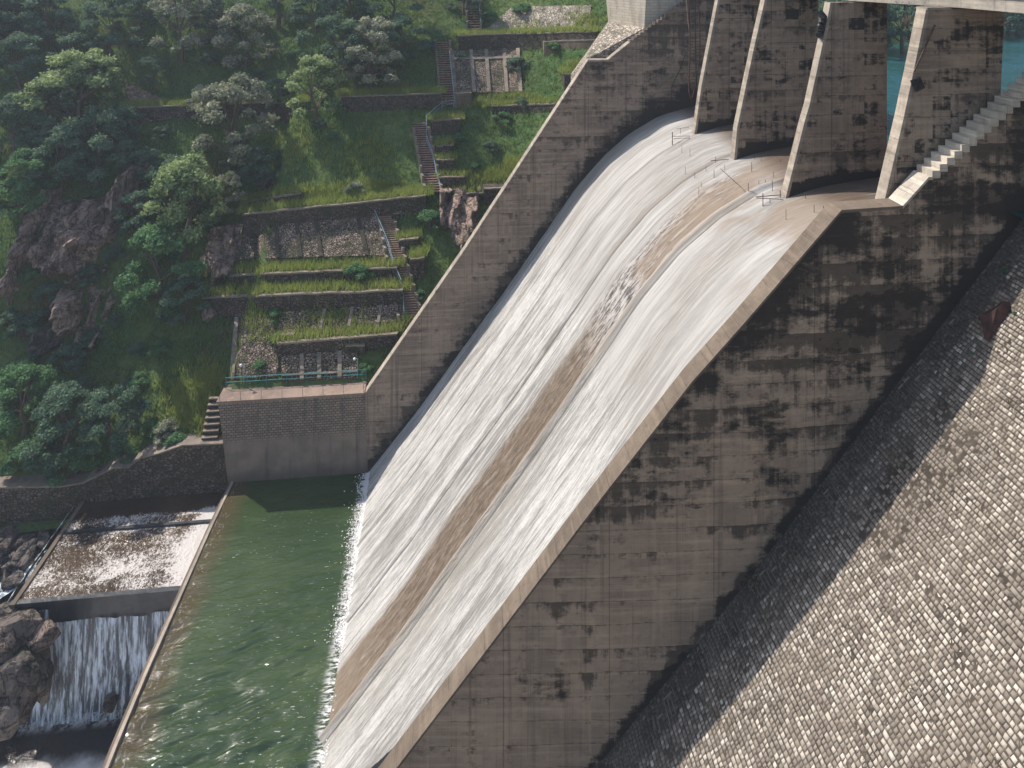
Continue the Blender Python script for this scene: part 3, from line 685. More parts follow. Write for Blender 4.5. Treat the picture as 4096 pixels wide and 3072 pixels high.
# ------------------------------------------------------------ end wall of the pool with walkway
ew = empty('pool_wall', (-15, 65.4, -3), label='block-faced pool wall with a walkway on top, left of the chute', cat='retaining wall')
MB().hexa([(-20.2,65.3,-9),(-7.7,65.3,-9),(-7.7,68.2,-9),(-20.2,68.2,-9)], [(-22.2,65.3,7.7),(-8.3,65.3,7.7),(-8.3,68.2,7.7),(-22.2,68.2,7.7)]).build('wall', M['block'], ew)
MB().box(-22.35, -8.35, 65.2, 67.3, 7.7, 7.93).build('walkway', M['walk'], ew)
rl = empty('railing', (-15, 67, 7.93), label='teal railing with thin posts along the pool wall walkway', cat='railing')
m = MB(); zt_ = 9.0
for h_ in (.62, 1.08): m.path([(-22.1+i*1.25, 67.15-.0*i, 7.93+h_+.02*math.sin(i*2.1)) for i in range(12)], .035)
m.build('rail', M['teal'], rl)
for i in range(8):
    X = -22.1+i*1.95; MB().bar((X, 67.15, 7.93), (X, 67.15, 9.05), .03).build('post', M['teal'], rl)
for i in range(8):
    X = -22.1+i*1.95; MB().bar((X, 65.35, 7.93), (X, 65.35, 8.7), .02).build('stanchion', M['rust'], rl)
for x_, lab in ((-20.4, 'small white-globed lamp post at the left end of the walkway'), (-9.3, 'small white-globed lamp post near the sloping wall at the walkway')):
    l_ = empty('lamp_post', (x_, 67.2, 7.9), label=lab, cat='lamp post', group='lamp posts on the walkway')
    MB().bar((x_, 67.25, 7.9), (x_, 67.25, 10.1), .04).bar((x_, 67.25, 10.1), (x_-.28, 67.25, 10.15), .03).build('pole', M['rail'], l_)
    MB().ball((x_-.3, 67.25, 10.1), .14).build('lamp_head', M['white'], l_, smooth=True)
# stepped stone wall left of it
lw_top = [(-60,.9),(-42.3,.94),(-36.5,.62),(-34.5,.86),(-31.8,2.05),(-30.5,2.0),(-29.3,2.85),(-27.8,3.1),(-25.6,3.75),(-21.2,3.65)]
lw = empty('riverside_wall', (-35, 65.5, -3), label='dark stone wall with a stepped top below the hillside at left', cat='retaining wall')
wall_strips(lw_top, -4, lambda X: 65.5, lambda X: 67.0).build('wall', M['stonewall'], lw)
m = MB()
for (x0, z0), (x1, z1) in zip(lw_top, lw_top[1:]): m.hexa([(x0,65.44,z0-.03),(x1,65.44,z1-.03),(x1,67.05,z1-.03),(x0,67.05,z0-.03)], [(x0,65.44,z0+.09),(x1,65.44,z1+.09),(x1,67.05,z1+.09),(x0,67.05,z0+.09)])
m.build('coping', M['coping'], lw)
# ------------------------------------------------------------ left abutment of the dam beyond the far wall
ab = empty('dam_abutment', (17, 68, 40), label='pale masonry abutment block above the far training wall', cat='dam')
P0 = atY(2577, 112, 66.6); P1 = atY(2433, 85, 73); B0 = Vector((13.9, 66.3, 40.1)); B1 = Vector((16.1, 66.3, 40.1)); B2 = Vector((13.6, 73, 37.5))
P0t = P0+Vector((.5, 0, 9)); P1t = P1+Vector((-.9, 0, 9)); PR = Vector((30, 66.6, P0.z)); PRt = Vector((30, 66.6, P0.z+9))
t = NT('pale_block_masonry', .9)
br = t.n.new('ShaderNodeTexBrick'); t.l(t.map((1, 1, 1), rot=(R(90), 0, 0)), br.inputs['Vector'])
br.inputs['Scale'].default_value = 1; br.inputs['Brick Width'].default_value = .8; br.inputs['Row Height'].default_value = .3; br.inputs['Mortar Size'].default_value = .025
br.inputs['Color1'].default_value = (.52,.46,.37,1); br.inputs['Color2'].default_value = (.45,.4,.32,1); br.inputs['Mortar'].default_value = (.36,.31,.25,1)
c = t.mix(t.ma('MULTIPLY', t.rng(t.noise(.8, t.map((1, 1, .3)), 6), .5, .7), .6), br.outputs[0], (.24,.21,.18)); M['pale_block'] = t.col(c)
m = MB().add([P0, P1, P1t, P0t, PR, PRt, P1+Vector((12, 0, 0)), P1t+Vector((12, 0, 0))], [(0,3,2,1),(0,4,5,3),(3,5,7,2),(1,2,7,6)]); m.build('upper_block', M['pale_block'], ab)
m = MB().add([B0, B1, P0, P1, B2, B0-Vector((0,0,34)), B2-Vector((0,0,34))], [(0,1,2),(0,2,3),(0,3,4),(0,4,6,5)]); m.build('sloping_apron', M['rubble'], ab)

# ------------------------------------------------------------ vegetation builders
def leaves(centers, sizes, n_per, flat=.75, seed=0, shell=.55):
    g = np.random.default_rng(seed); V = []; T = []
    for (cx_, cy_, cz_), r in zip(centers, sizes):
        n = int(n_per*r**1.6)
        d = g.normal(size=(n, 3)); d /= np.linalg.norm(d, axis=1)[:, None]
        d[:, 2] = np.where(d[:, 2] < -.35, -d[:, 2]*.6, d[:, 2])
        rr = r*(shell+(1-shell)*g.random(n)**.6)*(1+.18*g.normal(size=n)); p = d*rr[:, None]; p[:, 2] *= flat
        p += (cx_, cy_, cz_)
        sz_ = g.uniform(.05, .11, n)
        a = g.normal(size=(n, 3)); a[:, 2] *= .6; a /= np.linalg.norm(a, axis=1)[:, None]
        b = np.cross(a, d+.5*g.normal(size=(n, 3))); b /= (np.linalg.norm(b, axis=1)[:, None]+1e-6)
        q = np.stack([p-a*sz_[:, None], p+b*sz_[:, None]*.6, p+a*sz_[:, None], p-b*sz_[:, None]*.6], 1)
        V.append(q.reshape(-1, 3)); T.append(np.clip(.3+.3*(p[:, 2]-cz_)/r+g.normal(size=n)*.15+g.normal()*.18+.07*(cz_-1.6), 0, 1))  # tone rises with height, painting lit tops on clumps and crown
    V = np.concatenate(V); n = len(V)//4
    return V, np.arange(n*4).reshape(n, 4), np.concatenate(T)
def make_tree_mesh(kind, seed):
    """unit tree: crown about 2 m in radius, 4.2 m high; returned as foliage + trunk data"""
    g = random.Random(seed); cs = []; rs = []
    m = MB()
    if kind == 'tree':
        tr = [Vector((0, 0, -.6)), Vector((g.uniform(-.12, .12), g.uniform(-.12, .12), .7)), Vector((g.uniform(-.25, .25), g.uniform(-.2, .2), 1.5))]
        m.bar(tr[0], tr[1], .14); m.bar(tr[1], tr[2], .1)
        for k in range(40):
            a = g.uniform(0, 6.28); q = g.uniform(-.75, 1.45); d = (1.62*math.cos(min(1.57, abs(q)))+.1)*g.uniform(.75, 1.05)*(1+.18*math.sin(a*3+seed)); z = 1.75+1.75*math.sin(q)*g.uniform(.85, 1.1)
            c = Vector((math.cos(a)*d, math.sin(a)*d, z)); cs.append(tuple(c)); rs.append(g.uniform(.26, .5))
            (m.bar(tr[1 if z < 2 else 2], c, .03, 4) if k % 3 == 0 else None)
    else:
        for k in range(18):
            a = g.uniform(0, 6.28); q = g.uniform(0, 1.4); d = 1.35*math.cos(q)*g.uniform(.6, 1.1); z = .15+1.15*math.sin(q)
            cs.append((math.cos(a)*d, math.sin(a)*d, z)); rs.append(g.uniform(.25, .5)); m.bar((0, 0, -.4), (math.cos(a)*d, math.sin(a)*d, z), .035, 5)
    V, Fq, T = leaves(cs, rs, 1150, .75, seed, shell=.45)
    return V, Fq, T, m
PROTO = {}
def proto(kind, leaf, k):
    key = (kind, leaf, k)
    if key not in PROTO:
        V, Fq, T, m = make_tree_mesh(kind, k*7+13*len(leaf)+(3 if kind == 'tree' else 50))
        o = mesh_np('crown', V, Fq, M[leaf], tone=T); tr = m.build('trunk', M['bark'])
        C.objects.unlink(o); C.objects.unlink(tr); PROTO[key] = (o, tr)
    return PROTO[key]
def plant(x, y, wpx, leaf, label, kind='tree', hs=1.0, k=None, group=None, z=None):
    """stands on the hillside at photo direction (x,y) (2212-wide units), crown wpx wide there"""
    p = onhill(x*1.8518, y*1.8518, True)
    if z is not None: p = z
    D = p.dot(Vector((_sa, _ca, 0))); r = wpx*1.8518/2/F_PX*D; s = r/(1.95 if kind == 'tree' else 1.75)
    k = random.randint(0, 2) if k is None else k
    o, tr = proto(kind, leaf, k)
    e = empty('tree' if kind == 'tree' else 'shrub', p, label=label, cat='tree' if kind == 'tree' else 'shrub', group=group)
    e.rotation_euler = (0, 0, random.uniform(0, 6.28)); e.scale = (s, s, s*hs)
    for q, nm in ((o, 'crown' if kind == 'tree' else 'foliage'), (tr, 'trunk' if kind == 'tree' else 'stem')):
        c_ = q.copy(); c_.name = nm; C.objects.link(c_); c_.parent = e
    return e
gg_ = random.Random(77)
D_, G_, T_N, P_, Y_ = 'leaf_dark', 'leaf_green', 'leaf_tan', 'leaf_pale', 'leaf_yellow'
trees = [
 (30,95,120,D_,'dark tree filling the top left corner of the view',1.0),
 (100,110,110,D_,'second dark tree from the left along the top edge',1.0),
 (175,300,150,Y_,'big tree with a bright yellow-green rounded top at upper left',1.15),
 (235,120,110,D_,'dark tree behind and above the bright-topped tree',1.0),
 (40,215,120,D_,'dark tree on the left edge level with the bright-topped tree',1.0),
 (100,310,120,D_,'dark tree left of the foot of the bright-topped tree',1.0),
 (210,400,130,D_,'shaded tree standing just above the cliffs',1.1),
 (130,420,120,D_,'dark tree right above the large reddish cliff',1.0),
 (30,340,110,D_,'dark tree on the left edge halfway down the hill',1.0),
 (250,330,90,D_,'dark tree at the foot of the rubble slide',1.0),
 (300,75,100,D_,'dark tree at the top left of the grassy slope',1.0),
 (390,140,120,T_N,'grey-green tree with a pale tan crown at the top of the slope',1.3),
 (465,80,90,D_,'small dark tree between the two tan trees near the top',1.0),
 (530,150,110,T_N,'round tan tree near the top, right of the pale one',1.1),
 (600,60,110,D_,'dark tree at the top edge above the open grass',1.0),
 (680,70,100,D_,'dark tree at the top edge, left of the tree group by the stairs',1.0),
 (760,60,110,D_,'dark tree at the top edge in the group by the stairs',1.0),
 (845,70,110,D_,'dark tree at the top edge nearest the topmost stairs',1.0),
 (720,170,110,D_,'left of the three rounded trees above the middle slope',1.1),
 (800,190,120,T_N,'middle of the three rounded trees, with a tan sunlit top',1.1),
 (870,150,90,D_,'right of the three rounded trees, close to the upper stairs',1.1),
 (680,262,110,Y_,'leafy tree with yellow-green tips beside the rubble terrace wall',1.1),
 (600,240,60,D_,'small shaded tree left of the leafy yellow-tipped tree',1.0),
 (505,365,150,T_N,'large tan-topped tree in the middle of the slope',1.15),
 (560,400,80,D_,'dark tree tucked under the right side of the tan-topped tree',.9),
 (440,262,62,T_N,'small tan tree just above the large tan-topped tree',1.1),
 (375,460,95,D_,'grey-green tree below left of the large tan-topped tree',1.1),
 (308,400,70,D_,'small dark tree left of the grey-green one on the slope',1.0),
 (300,520,90,D_,'dark tree among the narrow rock faces',1.0),
 (490,465,66,T_N,'flat-topped tan tree left of the upper terrace wall',1.2),
 (400,560,150,Y_,'large bright-topped tree at the left end of the terraces',1.25),
 (345,680,140,G_,'lush green tree hanging below the bright-topped one',1.2),
 (400,700,90,D_,'shaded tree under the lush green tree',1.0),
 (50,470,120,G_,'fresh green tree on the left edge above the narrow rock rib',1.0),
 (95,350,80,D_,'dark tree over the left end of the cliff trees',1.0),
 (140,990,130,D_,'blackish tree at the foot of the left slope',1.0),
 (240,975,110,D_,'rounded grey-green tree right of the blackish one',1.1),
 (50,940,110,G_,'green tree on the left edge above the riverside wall',1.1),
 (1000,30,70,D_,'dark tree beside the topmost stairs',1.0),
 (10,130,110,D_,'dark tree cut by the left edge near the top',1.0),
 (165,190,100,D_,'dark tree immediately left of the bright-topped crown',1.0),
 (330,190,60,D_,'small dark tree above the rubble slide',1.0),
]
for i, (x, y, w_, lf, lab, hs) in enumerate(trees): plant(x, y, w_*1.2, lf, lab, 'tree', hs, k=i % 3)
shrubs = [
 (765,415,52,P_,'silvery white bush in the grass above the upper terrace'),(430,390,46,P_,'pale flowering bush below the large tan-topped tree'),
 (522,135,44,T_N,'small pale bush on the open grass near the top'),(360,940,70,T_N,'tan bush near the small pale steps'),(385,960,70,G_,'green bush right at the top of the riverside wall'),
 (595,690,52,G_,'bright green bush on the cobble slope below the long wall'),(720,458,40,G_,'leafy bush hanging over the upper terrace wall'),(775,598,80,G_,'spreading green bush at the right end of the second terrace'),
 (925,490,90,G_,'big green bush right of the short pale steps'),(995,305,44,G_,'green bush right of the second planter'),(1082,265,60,G_,'dark green bush in the middle of the bank by the spillway wall'),(1025,368,40,G_,'bright bush below the planters'),
 (730,682,30,G_,'small bush on the overgrown cobble slope'),(790,748,30,G_,'little bush growing over the box-like planter'),(790,745,36,D_,'dark bush right of the box-like planter'),
 (600,735,44,G_,'bush at the right edge of the grassy cobble slope'),(560,400,40,D_,'low dark bush left of the upper terrace grass'),(60,1005,120,G_,'low green bush at the left edge above the riverside wall'),
 (170,1015,110,G_,'low spreading bush above the middle of the riverside wall'),(270,990,60,G_,'bright leafy bush near the stepped wall'),(690,275,50,D_,'low bush under the yellow-tipped tree'),
 (715,300,40,G_,'small round bush on the middle slope'),(250,560,60,D_,'bush growing on the narrow rock faces'),(190,610,80,D_,'bush on top of the fluted rock face'),(110,640,80,D_,'bush below the large reddish cliff'),
 (60,720,90,D_,'dark bush low on the left slope'),(150,790,110,D_,'dark bush under the fluted rock face'),(40,820,100,G_,'green bush on the left edge in the lower slope'),(120,870,110,G_,'loose green bush above the blackish tree'),
 (560,210,50,G_,'low bush on the high grass slope'),(300,760,50,D_,'small dark bush on the lower grass slope'),(270,850,60,D_,'dark shrub in the middle of the lower slope'),(470,630,50,D_,'dark bush beside the red-brown rock'),
 (905,640,36,G_,'bush right of the lower big stairs'),(1130,230,50,D_,'dark bush beside the spillway wall ledge'),(1000,130,40,G_,'bush on the gridded cobble slope'),(1120,150,70,D_,'dark scrub right of the gridded cobble slope'),
 (1200,110,50,G_,'bush at the right end of the long top wall'),(1060,330,60,D_,'dark scrub above the planters grass'),(1130,30,60,G_,'bush above the pale rubble slope'),(1050,45,50,G_,'green bush beside the topmost handrail'),
 (560,800,50,G_,'bush on the grassy cobble slope near its foot'),(790,800,40,G_,'bush in the corner behind the teal railing'),(500,360,60,D_,'dark undergrowth at the base of the tan-topped tree'),(350,300,70,D_,'low dark bush under the rubble terrace wall'),
 (650,850,16,G_,'tiny plant poking through the teal railing'),(480,852,26,G_,'small plant at the left end of the teal railing'),
]
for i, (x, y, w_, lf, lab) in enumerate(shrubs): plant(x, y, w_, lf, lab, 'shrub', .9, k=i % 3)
extra = [(70,600,60,'dark shrub growing over the lower edge of the large cliff'),(20,700,70,'dark shrub on the left edge under the rock rib'),(290,590,60,'dark shrub left of the pinkish rock column'),(330,480,60,'dark shrub above the narrow rock faces'),
 (200,740,70,'dark shrub right of the foot of the fluted rock'),(90,700,70,'dark shrub between the rib and the fluted rock'),(300,830,60,'faint shrub in the grass of the lower slope'),(30,890,80,'green shrub above the trees on the left edge'),
 (200,880,70,'green shrub just above the grey-green rounded tree'),(350,760,60,'low shrub on the grass under the lush tree'),(180,840,60,'small shrub in the brownish grass of the lower slope'),(250,700,50,'small shrub under the pinkish rock column'),
 (330,930,60,'dark shrub left of the tan bush'),(110,1020,80,'green shrub behind the riverside wall, left of the pale boulder'),(420,450,60,'dark shrub between the tan trees of the middle slope'),(340,350,60,'dark shrub at the left end of the rubble terrace wall'),
 (450,140,60,'dark shrub under the tan trees near the top'),(560,170,50,'dark shrub beside the round tan tree'),(640,130,60,'dark shrub on the high slope between the trees'),(920,110,60,'dark shrub just left of the upper stairs')]
for i, (x, y, w_, lab) in enumerate(extra): plant(x, y, w_, D_ if i % 3 else G_, lab, 'shrub', .9, k=i % 3)
for i in range(26):   # woodland going on beyond the left edge of the view
    X = -62-gg_.uniform(0, 46); Y = 62+gg_.uniform(0, 48); p = Vector((X, Y, float(hill(X, Y))-.2)); D = p.dot(Vector((_sa, _ca, 0)))
    if p.z > 0: plant(0, 0, gg_.uniform(6, 9)*F_PX/D/1.8518, D_ if i % 3 else G_, 'tree of the woodland beyond the left edge of the view', 'tree', 1.1, z=p, group='trees beyond the left edge of the view')
# trees on the reservoir bank, seen between the piers and under the bridge
gg = random.Random(9)
for i in range(26):
    X = gg.uniform(50, 150); Y = 67+(X-20)*.55+gg.uniform(1, 18); z = float(hill(X, Y))-.3
    p = Vector((X, Y, max(z, 36))); D = p.dot(Vector((_sa, _ca, 0)))
    plant(0, 0, gg.uniform(8, 11)*F_PX/D/1.8518, D_, 'dark tree on the far bank of the reservoir', 'tree', 1.1, z=p, group='dark trees on the far bank of the reservoir')
# ------------------------------------------------------------ grass
def tufts(name, pts, mat, hmin, hmax, label, blades=4, wd=.05, seed=1):
    g = np.random.default_rng(seed); n = len(pts); P = np.repeat(np.asarray(pts, float), blades, 0); N = len(P)
    P = P+np.stack([g.normal(size=N)*.16, g.normal(size=N)*.16, np.zeros(N)-.05], 1)
    a = g.uniform(0, 6.28, N); hh = g.uniform(hmin, hmax, N); lean = g.normal(size=(N, 2))*.3*hh[:, None]
    w_ = g.uniform(.6, 1.3, N)*wd
    d = np.stack([np.cos(a), np.sin(a), np.zeros(N)], 1)*w_[:, None]
    tip = P+np.stack([lean[:, 0], lean[:, 1], hh], 1)
    V = np.stack([P-d, P+d, tip], 1).reshape(-1, 3)
    patch = np.clip(.5+1.4*fbm(P[:, 0]*.25, P[:, 1]*.3), 0, 1)
    T = np.clip(.55*patch+g.random(N)*.45, 0, 1)
    o = mesh_np(name, V, np.arange(3*N).reshape(N, 3), mat, tone=T)
    return tag(o, label, 'grass', kind='stuff')
ledges = []
def z5(x, y): return (700+x/1.8433, 700+y/1.8433)
def zb(x, y): return (1300+x/1.8433, y/1.8433)
def lerp(a, b, t): return a+(b-a)*t
def terrace(L, Rr, hL, hR, label, mat='stonewall', cope='coping', n=14, grassy=True, thick=0, name='terrace_wall', straight=False):
    """retaining wall whose top edge runs between photo points L and Rr; hL,hR its visible height in photo px"""
    A = onhill(L[0], L[1]+hL); B = onhill(Rr[0], Rr[1]+hR)
    e = empty(name, A, label=label, cat='retaining wall')
    m = MB(); c = MB(); vs = []
    Ys = np.array([onhill(lerp(L[0], Rr[0], i/n), lerp(L[1], Rr[1], i/n)+lerp(hL, hR, i/n), True).y for i in range(n+1)])
    Yp = np.pad(Ys, 2, 'edge'); Ys = np.minimum(Ys, np.convolve(Yp, np.ones(5)/5, 'valid'))-.35
    for i in range(n+1):
        t = i/n; x = lerp(L[0], Rr[0], t); y = lerp(L[1], Rr[1], t); h = lerp(hL, hR, t)
        Y = float(Ys[i]); top = atY(x, y, Y); top.z += random.uniform(-.06, .06)*(0 if straight else 1)
        zb_ = float(hill(top.x, Y))-2.5; dep = thick or max(1.2, (top.z-zb_-2.5)/.84+2.2)
        vs += [(top.x, Y, zb_), (top.x, Y, top.z), (top.x+.0, Y+dep, top.z), (top.x, Y+dep, zb_)]
        if grassy: ledges.append((top.copy(), dep, math.hypot(B.x-A.x, B.y-A.y)/n))
    fs = []
    for i in range(n):
        a, b = 4*i, 4*i+4
        fs += [(a, b, b+1, a+1), (a+1, b+1, b+2, a+2), (a+2, b+2, b+3, a+3)]
    fs += [(0, 1, 2, 3), (4*n+3, 4*n+2, 4*n+1, 4*n)]
    m.add(vs, fs).build('wall', M[mat], e)
    cs = []
    for i in range(n):
        p, q = Vector(vs[4*i+1]), Vector(vs[4*i+5])
        c.hexa([p+Vector((0,-.07,-.1)), q+Vector((0,-.07,-.1)), q+Vector((0,.32,-.1)), p+Vector((0,.32,-.1))], [p+Vector((0,-.07,.07)), q+Vector((0,-.07,.07)), q+Vector((0,.32,.07)), p+Vector((0,.32,.07))])
    c.build('coping', M[cope], e)
    return e
def panel(q, label, mat='pitch', ribs=(), cross=(), name='stone_pitching', off=.35, ribw=12, ribm='coping'):
    """sloping stone-pitched panel with corners TL,TR,BR,BL in photo px; ribs: fractions across"""
    TL, TR, BR, BL = q; nu, nv = 16, 10
    def P(u, v, o):
        x = lerp(lerp(TL[0], TR[0], u), lerp(BL[0], BR[0], u), v); y = lerp(lerp(TL[1], TR[1], u), lerp(BL[1], BR[1], u), v)
        p = onhill(x, y, True); return p+Vector((0, -.64, .77))*o
    e = empty(name, P(.5, 1, 0), label=label, cat='stone paving')
    T_ = [P(i/nu, j/nv, off) for i in range(nu+1) for j in range(nv+1)]
    V = [tuple(p) for p in T_]+[tuple(p-Vector((0, -.64, .77))*1.2) for p in T_]; f = [tuple(x) for x in grid_faces(nu+1, nv+1)[:, ::-1]]
    N = len(T_); b = nv+1
    for i in range(nu): f += [(i*b, (i+1)*b, (i+1)*b+N, i*b+N), ((i+1)*b+nv, i*b+nv, i*b+nv+N, (i+1)*b+nv+N)]
    for j in range(nv): f += [(j+1, j, j+N, j+1+N), (nu*b+j, nu*b+j+1, nu*b+j+1+N, nu*b+j+N)]
    mesh_np('cobble_panel', V, f, M[mat], e, loc=e.location)
    wpx = math.hypot(TR[0]-TL[0], TR[1]-TL[1]); dw = ribw/wpx/2
    for u in ribs:
        m = MB()
        for j in range(nv):
            a = [P(u-dw, j/nv, off-.2), P(u+dw, j/nv, off-.2), P(u+dw, (j+1)/nv, off-.2), P(u-dw, (j+1)/nv, off-.2)]
            m.hexa([a[3], a[2], a[1], a[0]], [p+Vector((0, -.64, .77))*.38 for p in (a[3], a[2], a[1], a[0])])
        m.build('rib', M[ribm], e)
    for v in cross:
        m = MB()
        for i in range(nu):
            a = [P(i/nu, v-.03, off-.2), P((i+1)/nu, v-.03, off-.2), P((i+1)/nu, v+.03, off-.2), P(i/nu, v+.03, off-.2)]
            m.hexa([a[3], a[2], a[1], a[0]], [p+Vector((0, -.64, .77))*.38 for p in (a[3], a[2], a[1], a[0])])
        m.build('cross_beam', M['coping'], e)
    return e
def stairs(q, n, label, mat='stair', up=.35, side=True):
    TL, TR, BR, BL = [onhill(*p) if not isinstance(p, Vector) else p for p in q]
    e = empty('staircase', BL, label=label, cat='staircase')
    m = MB(); k = MB()
    o = Vector((0, 0, up))
    for i in range(n):
        t0, t1 = i/n, (i+1)/n
        a0, b0 = lerp(BL, TL, t0)+o, lerp(BR, TR, t0)+o; a1, b1 = lerp(BL, TL, t1)+o, lerp(BR, TR, t1)+o
        zt = max(a1.z, b1.z)-.04
        # a tread slab (pale) over a recessed riser (dark)
        bt = [Vector((v.x, v.y, zt-.10)) for v in (a0, b0, b1, a1)]; tp = [Vector((v.x, v.y, zt)) for v in (a0, b0, b1, a1)]
        m.hexa(bt, tp)
        r = (a1-a0)*.35
        k.hexa([Vector((v.x, v.y, zt-2.4)) for v in (a0+r, b0+r, b1, a1)], [Vector((v.x, v.y, zt-.11)) for v in (a0+r, b0+r, b1, a1)])
    m.build('tread', M[mat], e); k.build('riser_block', M['stonewall'], e)
    if side:
        w_ = (TR-TL).normalized()*.28
        for i in range(0, n-2, 4):
            for A_, B_, sg in ((BL, TL, -1), (BR, TR, 1)):
                a0, a1 = lerp(A_, B_, i/n)+o, lerp(A_, B_, (i+3.6)/n)+o; zt = a1.z+.12
                p = [a0, a1, a1+w_*sg, a0+w_*sg] if sg > 0 else [a0+w_*sg, a1+w_*sg, a1, a0]
                p = [p[0], p[3], p[2], p[1]]
                MB().hexa([Vector((v.x, v.y, zt-3)) for v in p], [Vector((v.x, v.y, zt)) for v in p]).build('side_kerb', M['coping'], e)
    return e
def railing(pts, label, mat='rail', h=1.0, r=.045):
    P = [onhill(x, y+22, True) for x, y in pts]
    Q = []
    for a, b in zip(P, P[1:]):
        k = max(1, int((b-a).length/2.0)); Q += [lerp(a, b, i/k) for i in range(k)]
    Q.append(P[-1])
    e = empty('railing', P[0], label=label, cat='railing')
    up = lambda p, z: Vector((p.x, p.y, p.z+.3+z))
    m = MB(); m.path([up(p, h) for p in Q], r); m.path([up(p, h*.5) for p in Q], r*.7); m.build('rail', M[mat], e)
    for p in Q: MB().bar(up(p, -.6), up(p, h), .035).build('post', M[mat], e)
    return e
# --- terraces, from the walkway upwards
terrace(z5(750,1245), z5(1640,1172), 48, 40, 'terrace wall with a clean pale edge just above the cobbled panels over the walkway', straight=True)
terrace(z5(762,1190), z5(885,1172), 26, 24, 'short low wall at the left end of the first terrace', grassy=False)
terrace(z5(1255,1262), z5(1400,1252), 26, 24, 'small box-like planter wall below the first terrace edge', n=4)
terrace(z5(200,905), z5(1680,852), 56, 50, 'long dark stone terrace wall under the widest strip of tall grass')
terrace(z5(400,742), z5(1640,686), 34, 34, 'second long terrace wall, between the two grass strips left of the big stairs')
terrace(z5(500,290), z5(1850,152), 52, 66, 'upper terrace wall running above the ribbed cobble panels to the stairs')
terrace(z5(540,195), z5(930,135), 26, 24, 'short dark wall half hidden in grass above the upper terrace')
terrace(zb(885,1436), zb(1170,1422), 20, 30, 'low wall with a pale edge right of the stair foot above red rock')
terrace(zb(1172,1394), zb(1330,1384), 55, 55, 'brown block wall meeting the sloping spillway wall', n=4, grassy=False)
terrace(zb(120,712), zb(858,690), 55, 50, 'cobbled terrace wall left of the middle flight of stairs')
terrace((494,432), (1200,408), 46, 42, 'rubble terrace wall high on the hillside behind the tan tree')
terrace(zb(1230,782), zb(1760,764), 22, 22, 'low wall with an earth ledge right of the concrete box')
terrace(zb(960,690), zb(1080,684), 52, 50, 'pale concrete box at the foot of the upper flight of stairs', mat='curb', n=3, grassy=False, thick=2.0)
terrace(zb(985,264), zb(2000,232), 55, 52, 'long wall below the pale rubble slope at the top')
terrace(zb(1615,308), zb(1990,292), 26, 26, 'plain pale strip of wall under the long top wall', mat='curb', n=5, grassy=False)
terrace(zb(1765,548), zb(1850,545), 60, 50, 'small brown corner wall with tall grass beside the spillway wall', n=3)
for i, (a, b, hh_, lab) in enumerate([((780,888),(1000,880),50,'uppermost'), ((822,1078),(950,1066),36,'second'), ((822,1182),(950,1176),46,'third'), ((842,1312),(1030,1302),30,'lowest')]):
    terrace(zb(*a), zb(*b), hh_, hh_, lab+' of the four planter walls right of the middle stairs', n=4)
for a, b, hh_, lab in [((1650,482),(1795,470),30,'upper planter wall right of the lower big stairs'), ((1735,625),(1840,612),70,'lower and taller planter wall right of the lower big stairs')]:
    terrace(z5(*a), z5(*b), hh_, hh_, lab, n=4)
# --- cobbled panels
panel((z5(480,400), z5(1480,300), z5(1560,600), z5(470,630)), 'ribbed cobble-stone slope between terraces, with five dark ribs', ribs=(.12,.27,.42,.56,.87), ribw=15, ribm='rib_dark')
panel((z5(800,1020), z5(1680,960), z5(1650,1150), z5(760,1180)), 'overgrown cobble-stone slope below the long dark wall', ribs=(.35,.58,.82))
panel((z5(790,1340), z5(1345,1300), z5(1345,1500), z5(790,1525)), 'dark cobble-stone slope right behind the walkway', ribs=(.27,.5,.77), cross=(.8,), ribw=16)
panel((z5(450,1060), z5(740,1070), z5(770,1490), z5(410,1515)), 'grassy cobble-stone slope with one pale rib on its left edge', ribs=(.04,), ribw=16)
panel((zb(925,385), zb(1430,370), zb(1450,690), zb(950,695)), 'cobble-stone slope in a concrete grid right of the upper stairs', ribs=(.02,.3,.52,.78,.98), cross=(.2,), ribw=14)
panel((zb(1380,60), zb(1960,50), zb(1940,225), zb(1170,245)), 'pale rubble slope above the long top wall', 'rubble')
panel(((500,330), (640,395), (730,470), (540,500)), 'reddish rubble slide among the dark trees at upper left', 'rock_red')
# --- stairs
stairs((z5(1503,322), z5(1592,320), z5(1822,1110), z5(1660,1110)), 46, 'lower big flight of stairs disappearing behind the sloping spillway wall')
stairs((z5(1480,575), z5(1600,570), z5(1680,825), z5(1568,830)), 14, 'short side flight left of the blue handrail on the big stairs', side=False)
stairs((zb(650,925), zb(745,920), zb(852,1440), zb(745,1445)), 30, 'middle flight of stairs with small kerb blocks on its left side')
stairs((zb(818,325), zb(912,325), zb(962,790), zb(862,795)), 27, 'upper flight of stairs beside the gridded cobble slope')
stairs((zb(1046,-70), zb(1132,-70), zb(1145,240), zb(1055,245)), 17, 'topmost flight of stairs at the upper edge of the view')
stairs((z5(1800,172), z5(1862,182), z5(1640,330), z5(1590,305)), 10, 'short pale steps leading down left from the middle stairs', mat='coping', side=False)
stairs((Vector((-24.0,68.2,6.6)), Vector((-22.6,68.2,6.6)), Vector((-22.5,65.9,3.7)), Vector((-24.0,65.9,3.7))), 7, 'small pale steps at the left end of the pool wall', mat='coping', up=0, side=False)
